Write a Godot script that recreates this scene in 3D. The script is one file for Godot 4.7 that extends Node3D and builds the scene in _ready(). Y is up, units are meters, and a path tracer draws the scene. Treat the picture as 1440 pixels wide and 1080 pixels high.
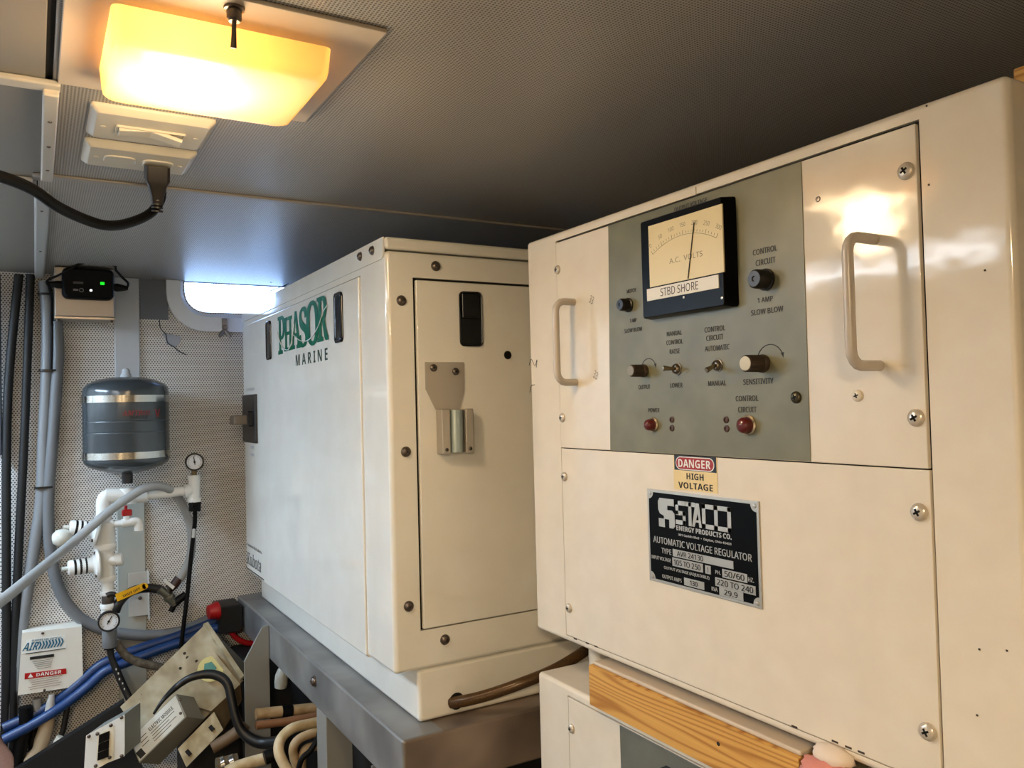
extends Node3D

# ---------------------------------------------------------------- mesh collector
class M:
	var v := PackedVector3Array()
	var n := PackedVector3Array()
	var idx := PackedInt32Array()
	func vert(p: Vector3, nn: Vector3) -> int:
		v.append(p)
		n.append(nn)
		return v.size() - 1
	func tri(a: int, b: int, c: int) -> void:
		var cr := (v[b] - v[a]).cross(v[c] - v[a])
		if cr.dot(n[a] + n[b] + n[c]) > 0.0:
			idx.append_array([a, c, b])
		else:
			idx.append_array([a, b, c])
	func quad(a: Vector3, b: Vector3, c: Vector3, d: Vector3, nn: Vector3) -> void:
		var k := vert(a, nn)
		vert(b, nn)
		vert(c, nn)
		vert(d, nn)
		tri(k, k + 1, k + 2)
		tri(k, k + 2, k + 3)
	func grid(p: Array, nn: Array, cols: int) -> void:
		var base := v.size()
		for i in p.size():
			vert(p[i], nn[i])
		var rows := int(p.size() / float(cols))
		for r in rows - 1:
			for c in cols - 1:
				var a := base + r * cols + c
				tri(a, a + 1, a + cols + 1)
				tri(a, a + cols + 1, a + cols)
	# rounded box; holes {"x-": [i0, i1, j0, j1, depth]} leave an open recess in a face (axes i, j follow the face axis cyclically)
	func rbox(c: Vector3, size: Vector3, r := 0.003, xf := Transform3D(), holes := {}, seg := 3) -> void:
		var h := size * 0.5
		r = minf(r, minf(h.x, minf(h.y, h.z)) * 0.98)
		for k in 3:
			var i := (k + 1) % 3
			var j := (k + 2) % 3
			for s in [-1.0, 1.0]:
				var key: String = "xyz"[k] + ("-" if s < 0 else "+")
				var hole: Array = holes.get(key, [])
				var us := _lines(h[i], r, seg)
				var vs := _lines(h[j], r, seg)
				if hole:
					us.append_array([hole[0] - c[i], hole[1] - c[i]])
					vs.append_array([hole[2] - c[j], hole[3] - c[j]])
					us.sort()
					vs.sort()
				var base := v.size()
				for a in us:
					for b in vs:
						var p := Vector3()
						p[k] = s * h[k]
						p[i] = a
						p[j] = b
						var q := p.clamp(-h + Vector3.ONE * r, h - Vector3.ONE * r)
						var d := (p - q).normalized()
						var pos := q + d * r
						vert(xf * (pos + c), xf.basis * d)
				var nv := vs.size()
				for a in us.size() - 1:
					for b in nv - 1:
						if hole:
							var mu: float = (us[a] + us[a + 1]) / 2.0 + c[i]
							var mv: float = (vs[b] + vs[b + 1]) / 2.0 + c[j]
							if mu > hole[0] and mu < hole[1] and mv > hole[2] and mv < hole[3]:
								continue
						var f := base + a * nv + b
						tri(f, f + 1, f + nv + 1)
						tri(f, f + nv + 1, f + nv)
				if hole:
					var lo: float = c[k] + s * (h[k] - hole[4])
					var hi: float = c[k] + s * h[k]
					var pt := func(a: float, b: float, w: float) -> Vector3:
						var p := Vector3()
						p[k] = w
						p[i] = a
						p[j] = b
						return xf * p
					var di := Vector3()
					di[i] = 1
					var dj := Vector3()
					dj[j] = 1
					var dk := Vector3()
					dk[k] = s
					quad(pt.call(hole[0], hole[2], lo), pt.call(hole[0], hole[3], lo), pt.call(hole[0], hole[3], hi), pt.call(hole[0], hole[2], hi), xf.basis * di)
					quad(pt.call(hole[1], hole[2], lo), pt.call(hole[1], hole[3], lo), pt.call(hole[1], hole[3], hi), pt.call(hole[1], hole[2], hi), xf.basis * -di)
					quad(pt.call(hole[0], hole[2], lo), pt.call(hole[1], hole[2], lo), pt.call(hole[1], hole[2], hi), pt.call(hole[0], hole[2], hi), xf.basis * dj)
					quad(pt.call(hole[0], hole[3], lo), pt.call(hole[1], hole[3], lo), pt.call(hole[1], hole[3], hi), pt.call(hole[0], hole[3], hi), xf.basis * -dj)
					quad(pt.call(hole[0], hole[2], lo), pt.call(hole[1], hole[2], lo), pt.call(hole[1], hole[3], lo), pt.call(hole[0], hole[3], lo), xf.basis * dk)
	func _lines(h: float, r: float, seg: int) -> Array:
		var o := []
		for s in seg + 1:
			o.append(-(h - r) - r * tan(PI / 4 * (1.0 - s / float(seg))))
		for s in seg + 1:
			o.append((h - r) + r * tan(PI / 4 * s / float(seg)))
		return o
	# round bar along points (smoothed), radius may be an array
	func tube(pts: Array, radius: Variant, smooth := true, sides := 12, per := 8) -> void:
		var path: Array = []
		var rad: Array = []
		var ra: Array = radius if radius is Array else []
		if smooth and pts.size() > 2:
			for i in pts.size() - 1:
				var p0: Vector3 = pts[maxi(i - 1, 0)]
				var p1: Vector3 = pts[i]
				var p2: Vector3 = pts[i + 1]
				var p3: Vector3 = pts[mini(i + 2, pts.size() - 1)]
				for t in per:
					var f := t / float(per)
					path.append(p1.cubic_interpolate(p2, p0, p3, f))
					rad.append(lerpf(ra[i], ra[i + 1], f) if ra else radius)
			path.append(pts[-1])
			rad.append(ra[-1] if ra else radius)
		else:
			path = pts.duplicate()
			for i in pts.size():
				rad.append(ra[i] if ra else radius)
		var up := Vector3(0.31, 0.9, 0.17).normalized()
		var gp := []
		var gn := []
		var t0: Vector3 = (path[1] - path[0]).normalized()
		var side := t0.cross(up).normalized()
		for i in path.size():
			var t: Vector3 = (path[mini(i + 1, path.size() - 1)] - path[maxi(i - 1, 0)]).normalized()
			side = (side - t * side.dot(t)).normalized()
			var o := t.cross(side)
			for s in sides + 1:
				var a := TAU * s / sides
				var d := side * cos(a) + o * sin(a)
				gp.append(path[i] + d * rad[i])
				gn.append(d)
		grid(gp, gn, sides + 1)
		for e in [0, path.size() - 1]:
			var t: Vector3 = (path[1] - path[0]) if e == 0 else (path[-1] - path[-2])
			t = t.normalized() * (-1.0 if e == 0 else 1.0)
			var c := vert(path[e], t)
			for s in sides:
				var a := vert(gp[e * (sides + 1) + s], t)
				var b := vert(gp[e * (sides + 1) + s + 1], t)
				tri(c, a, b)
	# profile [Vector2(radius, height)] turned round the local z axis
	func lathe(prof: Array, xf := Transform3D(), sides := 20) -> void:
		for i in prof.size() - 1:
			var a: Vector2 = prof[i]
			var b: Vector2 = prof[i + 1]
			var d := (b - a)
			if d.length() < 1e-7:
				continue
			var nb := _pn(d)
			var na := nb
			if i > 0:
				var e := _pn(a - prof[i - 1])
				if e.dot(nb) > 0.72:
					na = (e + nb).normalized()
			var nc := nb
			if i < prof.size() - 2:
				var e := _pn(prof[i + 2] - b)
				if e.dot(nb) > 0.72:
					nc = (e + nb).normalized()
			var gp := []
			var gn := []
			for w in 2:
				var p: Vector2 = a if w == 0 else b
				var q: Vector2 = na if w == 0 else nc
				for s in sides + 1:
					var t := TAU * s / sides
					gp.append(xf * Vector3(cos(t) * p.x, sin(t) * p.x, p.y))
					gn.append(xf.basis * Vector3(cos(t) * q.x, sin(t) * q.x, q.y))
			grid(gp, gn, sides + 1)
	func _pn(d: Vector2) -> Vector2:
		return Vector2(d.y, -d.x).normalized()
	# polygon in the local xy plane, extruded from z0 to z1
	func prism(poly: PackedVector2Array, z0: float, z1: float, xf := Transform3D()) -> void:
		var t := Geometry2D.triangulate_polygon(poly)
		for z in [z0, z1]:
			var nn := xf.basis * Vector3(0, 0, 1 if z == maxf(z0, z1) else -1)
			var base := v.size()
			for p in poly:
				vert(xf * Vector3(p.x, p.y, z), nn)
			for i in range(0, t.size(), 3):
				tri(base + t[i], base + t[i + 1], base + t[i + 2])
		var cw := Geometry2D.is_polygon_clockwise(poly)
		for i in poly.size():
			var a := poly[i]
			var b := poly[(i + 1) % poly.size()]
			var e := (b - a).normalized()
			var nn := Vector3(e.y, -e.x, 0) * (-1.0 if cw else 1.0)
			quad(xf * Vector3(a.x, a.y, z0), xf * Vector3(b.x, b.y, z0), xf * Vector3(b.x, b.y, z1), xf * Vector3(a.x, a.y, z1), xf.basis * nn)
	# ring between two outlines of equal count, extruded
	func ring(o: PackedVector2Array, q: PackedVector2Array, z0: float, z1: float, xf := Transform3D()) -> void:
		for i in o.size():
			var j := (i + 1) % o.size()
			for z in [z0, z1]:
				quad(xf * Vector3(o[i].x, o[i].y, z), xf * Vector3(o[j].x, o[j].y, z), xf * Vector3(q[j].x, q[j].y, z), xf * Vector3(q[i].x, q[i].y, z), xf.basis * Vector3(0, 0, 1 if z == maxf(z0, z1) else -1))
			for w in 2:
				var a := o[i] if w == 0 else q[i]
				var b := o[j] if w == 0 else q[j]
				var e := (b - a).normalized()
				var nn := Vector3(e.y, -e.x, 0)
				var mid := (o[i] + o[j]) / 2.0 - (q[i] + q[j]) / 2.0
				if nn.dot(Vector3(mid.x, mid.y, 0)) * (1.0 if w == 0 else -1.0) < 0:
					nn = -nn
				quad(xf * Vector3(a.x, a.y, z0), xf * Vector3(b.x, b.y, z0), xf * Vector3(b.x, b.y, z1), xf * Vector3(a.x, a.y, z1), xf.basis * nn)
	# slab under a four-cornered face
	func slab(a: Vector3, b: Vector3, c: Vector3, d: Vector3, back: Vector3) -> void:
		var p := [a, b, c, d]
		var nn := (b - a).cross(c - a).normalized()
		if nn.dot(back) > 0:
			nn = -nn
		quad(a, b, c, d, nn)
		quad(a + back, b + back, c + back, d + back, -nn)
		var mid := (a + b + c + d) / 4.0
		for i in 4:
			var e: Vector3 = p[i]
			var f: Vector3 = p[(i + 1) % 4]
			var m := (f - e).cross(back).normalized()
			if m.dot((e + f) / 2.0 - mid) < 0:
				m = -m
			quad(e, f, f + back, e + back, m)
	# stacked rounded rectangles [half width, half height, corner radius, z], closed with a cap at the last one
	func loft(rings: Array, xf := Transform3D(), cap := true, per := 6) -> void:
		var cols := 4 * per + 5
		var gp := []
		for r in rings:
			for p in M.rrect(r[0], r[1], r[2], per):
				gp.append(Vector3(p.x, p.y, r[3]))
			gp.append(gp[gp.size() - cols + 1])
		var rows: int = rings.size()
		var gn := []
		for i in rows:
			for c in cols:
				var u: Vector3 = gp[i * cols + (c + 1) % (cols - 1)] - gp[i * cols + (c + cols - 2) % (cols - 1)]
				var w: Vector3 = gp[mini(i + 1, rows - 1) * cols + c] - gp[maxi(i - 1, 0) * cols + c]
				var nn := u.cross(w).normalized()
				if nn.dot(Vector3(gp[i * cols + c].x, gp[i * cols + c].y, 0)) < 0:
					nn = -nn
				gn.append(nn)
		var out := []
		var on := []
		for i in gp.size():
			out.append(xf * gp[i])
			on.append(xf.basis * gn[i])
		grid(out, on, cols)
		if cap:
			var z: float = rings[-1][3]
			var nn := xf.basis * Vector3(0, 0, signf(z - rings[0][3]))
			var k := vert(xf * Vector3(0, 0, z), nn)
			for c in cols - 1:
				var a := vert(out[(rows - 1) * cols + c], nn)
				var b := vert(out[(rows - 1) * cols + c + 1], nn)
				tri(k, a, b)
	static func rrect(hw: float, hh: float, r: float, per := 6) -> PackedVector2Array:
		var o := PackedVector2Array()
		r = minf(r, minf(hw, hh))
		for q in 4:
			var cx := (hw - r) * (1 if q == 0 or q == 3 else -1)
			var cy := (hh - r) * (1 if q < 2 else -1)
			for s in per + 1:
				var a := PI / 2 * q + PI / 2 * s / per
				o.append(Vector2(cx + cos(a) * r, cy + sin(a) * r))
		return o
	# lettering fitted to a box of width w and height h round the frame's origin
	func text(s: String, w: float, h: float, xf: Transform3D, font := "Droid Sans", weight := 400, slant := 0.0, wrap := 0.0, fat := 0.0) -> void:
		var f := SystemFont.new()
		f.font_names = PackedStringArray([font])
		f.font_weight = weight
		var t := TextMesh.new()
		t.text = s
		t.font = f
		t.font_size = 48
		t.pixel_size = 0.01
		t.depth = 0.0
		t.curve_step = 3.0
		var arr := t.get_mesh_arrays()
		var p: PackedVector3Array = arr[Mesh.ARRAY_VERTEX]
		var ix: PackedInt32Array = arr[Mesh.ARRAY_INDEX]
		if p.is_empty():
			return
		var lo := p[0]
		var hi := p[0]
		for q in p:
			lo = lo.min(q)
			hi = hi.max(q)
		var lift := 0.0
		for o in ([Vector2.ZERO] if fat == 0.0 else [Vector2(-fat, -fat * 0.4), Vector2(fat, -fat * 0.4), Vector2(-fat, fat * 0.4), Vector2(fat, fat * 0.4), Vector2.ZERO]):
			var base := v.size()
			for q in p:
				var x: float = (q.x - (lo.x + hi.x) / 2.0) / (hi.x - lo.x) * (w - 2 * fat) + o.x
				var y: float = (q.y - (lo.y + hi.y) / 2.0) / (hi.y - lo.y) * (h - 0.8 * fat) + o.y
				var r := Vector3(x + slant * y, y, lift)
				var nn := Vector3(0, 0, 1)
				if wrap > 0.0:
					nn = Vector3(sin(r.x / wrap), 0, cos(r.x / wrap))
					r = Vector3(nn.x * wrap, r.y, nn.z * wrap)
				vert(xf * r, xf.basis * nn)
			for i in range(0, ix.size(), 3):
				tri(base + ix[i], base + ix[i + 1], base + ix[i + 2])
			lift += 0.00003

# ---------------------------------------------------------------- object helpers
var origin := {}

func numbered(parent: Node, called: String) -> String:
	if not parent.has_node(called):
		return called
	var k := 1
	while parent.has_node("%s_%03d" % [called, k]):
		k += 1
	return "%s_%03d" % [called, k]

func thing(called: String, label: String, category: String, at: Vector3, group := "") -> Node3D:
	var o := Node3D.new()
	o.name = numbered(self, called)
	add_child(o, true)
	o.position = at
	origin[o] = at
	tag(o, label, category, group)
	return o

func tag(o: Node3D, label: String, category: String, group := "") -> Node3D:
	o.set_meta("label", label)
	o.set_meta("category", category)
	if group:
		o.set_meta("group", group)
	return o

func obj(called: String, m: M, mat: Material, parent: Node = self, label := "") -> MeshInstance3D:
	var o := MeshInstance3D.new()
	o.name = numbered(parent, called)
	var off: Vector3
	if parent == self:
		var lo := m.v[0]
		var hi := m.v[0]
		for p in m.v:
			lo = lo.min(p)
			hi = hi.max(p)
		off = Vector3((lo.x + hi.x) / 2, lo.y, (lo.z + hi.z) / 2)
		o.position = off
	else:
		off = origin[parent]
	origin[o] = off
	var vv := m.v.duplicate()
	for i in vv.size():
		vv[i] -= off
	var arr := []
	arr.resize(Mesh.ARRAY_MAX)
	arr[Mesh.ARRAY_VERTEX] = vv
	arr[Mesh.ARRAY_NORMAL] = m.n
	arr[Mesh.ARRAY_INDEX] = m.idx
	var am := ArrayMesh.new()
	am.add_surface_from_arrays(Mesh.PRIMITIVE_TRIANGLES, arr)
	o.mesh = am
	o.material_override = mat
	parent.add_child(o, true)
	if label:
		o.set_meta("label", label)
	return o

func struct(called: String, m: M, mat: Material, parent: Node = self) -> MeshInstance3D:
	var o := obj(called, m, mat, parent)
	if parent == self:
		o.set_meta("kind", "structure")
	return o

func box(c: Vector3, s: Vector3, r := 0.002) -> M:
	var m := M.new()
	m.rbox(c, s, r)
	return m

func span(a: Vector3, b: Vector3, r := 0.002) -> M:
	return box((a + b) / 2.0, (b - a).abs(), r)

func bar(pts: Array, r: Variant, smooth := true, sides := 12) -> M:
	var m := M.new()
	m.tube(pts, r, smooth, sides)
	return m

func turned(prof: Array, xf: Transform3D, sides := 20) -> M:
	var m := M.new()
	m.lathe(prof, xf, sides)
	return m

func word(s: String, w: float, h: float, xf: Transform3D, font := "Droid Sans", weight := 400, slant := 0.0) -> M:
	var m := M.new()
	m.text(s, w, h, xf, font, weight, slant)
	return m

# frames whose local z leaves the surface: side faces look towards -x, front faces towards +z
func side(y: float, z: float, x: float) -> Transform3D:
	return Transform3D(Basis(Vector3(0, 0, 1), Vector3(0, 1, 0), Vector3(-1, 0, 0)), Vector3(x, y, z))

func front(x: float, y: float, z: float) -> Transform3D:
	return Transform3D(Basis(), Vector3(x, y, z))

func down(x: float, y: float, z: float) -> Transform3D:
	return Transform3D(Basis(Vector3(1, 0, 0), Vector3(0, 0, 1), Vector3(0, -1, 0)), Vector3(x, y, z))

func along(p: Vector3, dir: Vector3) -> Transform3D:
	var z := dir.normalized()
	var x := z.cross(Vector3(0.2, 0.9, 0.3)).normalized()
	return Transform3D(Basis(x, z.cross(x), z), p)

# ---------------------------------------------------------------- materials
func noise_tex(freq: float, sd: int, lo: Color, hi: Color, size := 256, octaves := 3) -> NoiseTexture2D:
	var f := FastNoiseLite.new()
	f.seed = sd
	f.frequency = freq
	f.fractal_octaves = octaves
	var g := Gradient.new()
	g.set_color(0, lo)
	g.set_color(1, hi)
	var t := NoiseTexture2D.new()
	t.width = size
	t.height = size
	t.seamless = true
	t.noise = f
	t.color_ramp = g
	return t

func bumps(freq: float, sd: int, strength: float) -> NoiseTexture2D:
	var f := FastNoiseLite.new()
	f.seed = sd
	f.frequency = freq
	f.fractal_octaves = 2
	var t := NoiseTexture2D.new()
	t.width = 256
	t.height = 256
	t.seamless = true
	t.as_normal_map = true
	t.bump_strength = strength
	t.noise = f
	return t

func mat(c: Color, rough := 0.5, metal := 0.0) -> StandardMaterial3D:
	var m := StandardMaterial3D.new()
	m.albedo_color = c
	m.roughness = rough
	m.metallic = metal
	return m

func enamel(c: Color, rough: float, peel: Texture2D, amount: float, size: float, tone: Texture2D) -> StandardMaterial3D:
	var m := mat(c, rough)
	m.uv1_triplanar = true
	m.uv1_world_triplanar = true
	m.uv1_scale = Vector3.ONE / size
	m.normal_enabled = true
	m.normal_texture = peel
	m.normal_scale = amount
	m.albedo_texture = tone
	return m

func worn(c: Color, rough: float, metal: float, tone: Texture2D, size: Vector3) -> StandardMaterial3D:
	var m := mat(c, rough, metal)
	m.albedo_texture = tone
	m.uv1_triplanar = true
	m.uv1_world_triplanar = true
	m.uv1_scale = size
	return m

# staggered (or square) round holes punched in a sheet: colour and relief
func punched(cols: int, rows: int, hole: float, sheet: Color, pit: Color, aspect: float, stagger := true, px := 512) -> Array:
	var c := Image.create(px, px, false, Image.FORMAT_RGB8)
	var hgt := Image.create(px, px, false, Image.FORMAT_RGB8)
	for y in px:
		for x in px:
			var gx := x * cols / float(px)
			var gy := y * rows / float(px)
			var best := 9.0
			for k in (2 if stagger else 1):
				var ox := gx + 0.5 * k
				var oy := gy + 0.5 * k
				var dx := (ox - floorf(ox) - 0.5)
				var dy := (oy - floorf(oy) - 0.5) * aspect
				best = minf(best, sqrt(dx * dx + dy * dy))
			var t := clampf((best - hole) / 0.07 + 0.5, 0, 1)
			c.set_pixel(x, y, pit.lerp(sheet, t))
			hgt.set_pixel(x, y, Color(t, t, t))
	return [ImageTexture.create_from_image(c), ImageTexture.create_from_image(hgt)]

func wood_image() -> ImageTexture:
	var f := FastNoiseLite.new()
	f.seed = 5
	f.frequency = 0.02
	f.fractal_octaves = 3
	var im := Image.create(512, 256, false, Image.FORMAT_RGB8)
	for y in 256:
		for x in 512:
			var w := f.get_noise_2d(x * 0.035, y * 0.35) * 5.0 + y * 0.06
			var ring := 0.5 + 0.5 * sin(w * 4.4)
			var fine := f.get_noise_2d(x * 0.15, y * 7.0) * 0.5 + 0.5
			var t := clampf(pow(ring, 3.0) * 0.7 + fine * 0.25, 0, 1)
			im.set_pixel(x, y, Color(0.84, 0.65, 0.34).lerp(Color(0.63, 0.41, 0.16), t))
	return ImageTexture.create_from_image(im)

var white: StandardMaterial3D
var cream: StandardMaterial3D
var black: StandardMaterial3D
var rubber: StandardMaterial3D
var zinc: StandardMaterial3D
var ink: StandardMaterial3D
var pvc: StandardMaterial3D
var grayhose: StandardMaterial3D
var steel: StandardMaterial3D
var paper: StandardMaterial3D
var trimpaint: StandardMaterial3D
var bolt_mat: StandardMaterial3D
var dark_gap: StandardMaterial3D

func materials() -> void:
	var peel := bumps(0.02, 11, 3.0)
	var tone := noise_tex(0.006, 3, Color(0.975, 0.97, 0.965), Color.WHITE, 512)
	cream = enamel(CREAM, 0.09, peel, 0.05, 0.16, tone)
	white = enamel(WHITE, 0.07, peel, 0.02, 0.3, tone)
	trimpaint = mat(Color(0.74, 0.72, 0.68), 0.4)
	black = mat(Color(0.035, 0.035, 0.04), 0.3)
	rubber = mat(Color(0.028, 0.028, 0.03), 0.5)
	rubber.metallic_specular = 0.3
	dark_gap = mat(Color(0.03, 0.026, 0.022), 0.9)
	zinc = mat(Color(0.72, 0.70, 0.66), 0.32, 0.9)
	steel = mat(Color(0.82, 0.82, 0.82), 0.15, 1.0)
	bolt_mat = mat(Color(0.42, 0.38, 0.35), 0.32, 0.85)
	ink = mat(Color(0.09, 0.085, 0.08), 0.6)
	pvc = mat(Color(0.88, 0.88, 0.86), 0.3)
	grayhose = mat(Color(0.42, 0.43, 0.44), 0.42)
	paper = mat(Color(0.88, 0.87, 0.84), 0.5)

const CREAM := Color(0.87, 0.835, 0.77)
const WHITE := Color(0.88, 0.875, 0.845)
const SX := 0.5572      # the face of the regulator cabinet
const PX := 0.4056      # the generator enclosure's long side
const PZ := -1.0085     # ... and its end
const WZ := -1.95       # the far wall
const TOP := 1.9        # the ceiling

func lamp_light(at: Vector3, energy: float, col: Color, size: float) -> OmniLight3D:
	var l := OmniLight3D.new()
	l.light_color = col
	l.light_energy = energy
	l.light_size = size
	l.omni_range = 12.0
	l.omni_attenuation = 2.0
	l.shadow_enabled = true
	l.name = "bulb_light"
	l.position = at
	return l

func _ready() -> void:
	# ------------------------------------------------------------ camera, sky, exposure
	var cam := Camera3D.new()
	cam.name = "camera"
	cam.position = Vector3(0, 1.6, 0)
	cam.rotation = Vector3(0.0254393, -0.5344077, -0.0256859)
	cam.fov = 50.911
	cam.near = 0.02
	add_child(cam)
	cam.current = true
	var sky_mat := ProceduralSkyMaterial.new()
	sky_mat.sky_top_color = Color(0.50, 0.66, 0.95)
	sky_mat.sky_horizon_color = Color(0.72, 0.85, 1.0)
	sky_mat.ground_bottom_color = Color(0.42, 0.52, 0.66)
	sky_mat.ground_horizon_color = Color(0.70, 0.80, 0.95)
	var env := Environment.new()
	env.background_mode = Environment.BG_SKY
	env.sky = Sky.new()
	env.sky.sky_material = sky_mat
	env.background_energy_multiplier = SKY_ENERGY
	env.tonemap_mode = Environment.TONE_MAPPER_LINEAR
	env.tonemap_exposure = 1.45
	env.sdfgi_enabled = true
	env.ssao_enabled = true
	env.ssil_enabled = true
	var we := WorldEnvironment.new()
	we.name = "environment"
	we.environment = env
	add_child(we)
	materials()
	room()
	ceiling_lamp(0.1315, -0.703, "square yellow glowing ceiling lamp above the switch plates", true, LAMP_ENERGY)
	ceiling_lamp(-0.32, 0.5, "added square ceiling lamp behind the viewer, fill light for the room", false, FILL_LAMP_ENERGY)  # added fill lamp out of view, brightens the generator end and far wall
	unseen_tube_fixture(-0.33, -1.0, UNSEEN_TUBE_ENERGY * 0.22, Color(0.94, 0.97, 1.0), "unseen fluorescent ceiling fixture left of the picture, nearer the viewer")  # out of view, placed to give the bluish reflection on the regulator
	unseen_tube_fixture(-0.45, -1.62, UNSEEN_TUBE_ENERGY, Color(0.80, 0.90, 1.0), "added fluorescent fixture left of the picture, fill light for the far wall")  # added out of view to brighten the far wall and generator side
	switches()
	generator()
	stand()
	regulator()
	lower_cabinet()
	wall_things()
	plumbing()
	clutter()

const SKY_ENERGY := 13.0
const LAMP_ENERGY := 0.06
const GLOW_ENERGY := 0.045
const FILL_LAMP_ENERGY := 1.55
const UNSEEN_TUBE_ENERGY := 0.85
const BULB_ENERGY := 0.018
const LAMP_COLOR := Color(1.0, 0.88, 0.70)

func notch(a: float, b: float, top: float, bot: float, r: float) -> PackedVector2Array:
	# a rounded U open at the top, listed from its top right to its top left, clockwise
	var o := PackedVector2Array([Vector2(b, top)])
	for s in 9:
		var t := -PI / 2 * s / 8.0
		o.append(Vector2(b - r + cos(t) * r, bot + r + sin(t) * r))
	for s in 9:
		var t := -PI / 2 - PI / 2 * s / 8.0
		o.append(Vector2(a + r + cos(t) * r, bot + r + sin(t) * r))
	o.append(Vector2(a, top))
	return o

func porthole(number: int, xf: Transform3D, cx: float) -> void:
	# xf: local z into the room, the wall's face at z 0
	var w := Node3D.new()
	w.name = "window_%d" % number
	add_child(w)
	w.set_meta("kind", "structure")
	w.position = xf * Vector3(cx, 1.785, 0)
	origin[w] = w.position
	var o := notch(cx - 0.158, cx + 0.158, TOP - 0.001, 1.785, 0.085)
	var q := notch(cx - 0.117, cx + 0.117, TOP - 0.001, 1.831, 0.045)
	var g := M.new()
	var half := o.size()
	for i in half - 1:
		var a := o[i]
		var b := o[i + 1]
		var c := q[i + 1]
		var d := q[i]
		# raised casting with a sloping inner lip
		var am := a.lerp(d, 0.72)
		var bm := b.lerp(c, 0.72)
		var k := Vector3(0, 0, 0.014)
		var e := (b - a).normalized()
		var out := Vector3(e.y, -e.x, 0)
		var mid := (a + b) / 2 - (c + d) / 2
		if out.dot(Vector3(mid.x, mid.y, 0)) < 0:
			out = -out
		var A := Vector3(a.x, a.y, 0)
		var B := Vector3(b.x, b.y, 0)
		var Am := Vector3(am.x, am.y, 0)
		var Bm := Vector3(bm.x, bm.y, 0)
		var C := Vector3(c.x, c.y, 0)
		var D := Vector3(d.x, d.y, 0)
		g.quad(xf * (A - k), xf * (B - k), xf * (B + k), xf * (A + k), xf.basis * out)
		g.quad(xf * (A + k), xf * (B + k), xf * (Bm + k), xf * (Am + k), xf.basis * Vector3(0, 0, 1))
		g.quad(xf * (Am + k), xf * (Bm + k), xf * (C - k * 0.4), xf * (D - k * 0.4), xf.basis * (Vector3(0, 0, 1) - out * 0.9).normalized())
		g.quad(xf * (D - k * 0.4), xf * (C - k * 0.4), xf * (C - k * 3.5), xf * (D - k * 3.5), xf.basis * -out)
	obj("window_frame", g, mat(Color(0.90, 0.92, 0.94), 0.4), w)
	var p := M.new()
	p.rbox(Vector3(cx, 1.866, -0.03), Vector3(0.232, 0.068, 0.004), 0.001, xf)
	var glass := mat(Color(0.9, 0.97, 1.0, 0.06), 0.02)
	glass.transparency = BaseMaterial3D.TRANSPARENCY_ALPHA
	obj("pane", p, glass, w)
	for dx in [-0.035]:
		var h := M.new()
		h.rbox(Vector3(cx + dx, 1.803, 0.017), Vector3(0.012, 0.026, 0.006), 0.002, xf)
		h.lathe([Vector2(0, 0.0), Vector2(0.006, 0.0), Vector2(0.006, 0.024), Vector2(0.004, 0.028), Vector2(0, 0.028)], xf * Transform3D(Basis(), Vector3(cx + dx, 1.794, 0.0)), 12)
		for s in [-1, 1]:
			h.tube([xf * Vector3(cx + dx, 1.79, 0.012), xf * Vector3(cx + dx + s * 0.008, 1.779, 0.016), xf * Vector3(cx + dx + s * 0.012, 1.773, 0.018)], [0.004, 0.005, 0.003])
		obj("window_dog", h, mat(Color(0.55, 0.52, 0.5), 0.35, 0.7), w)

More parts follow.
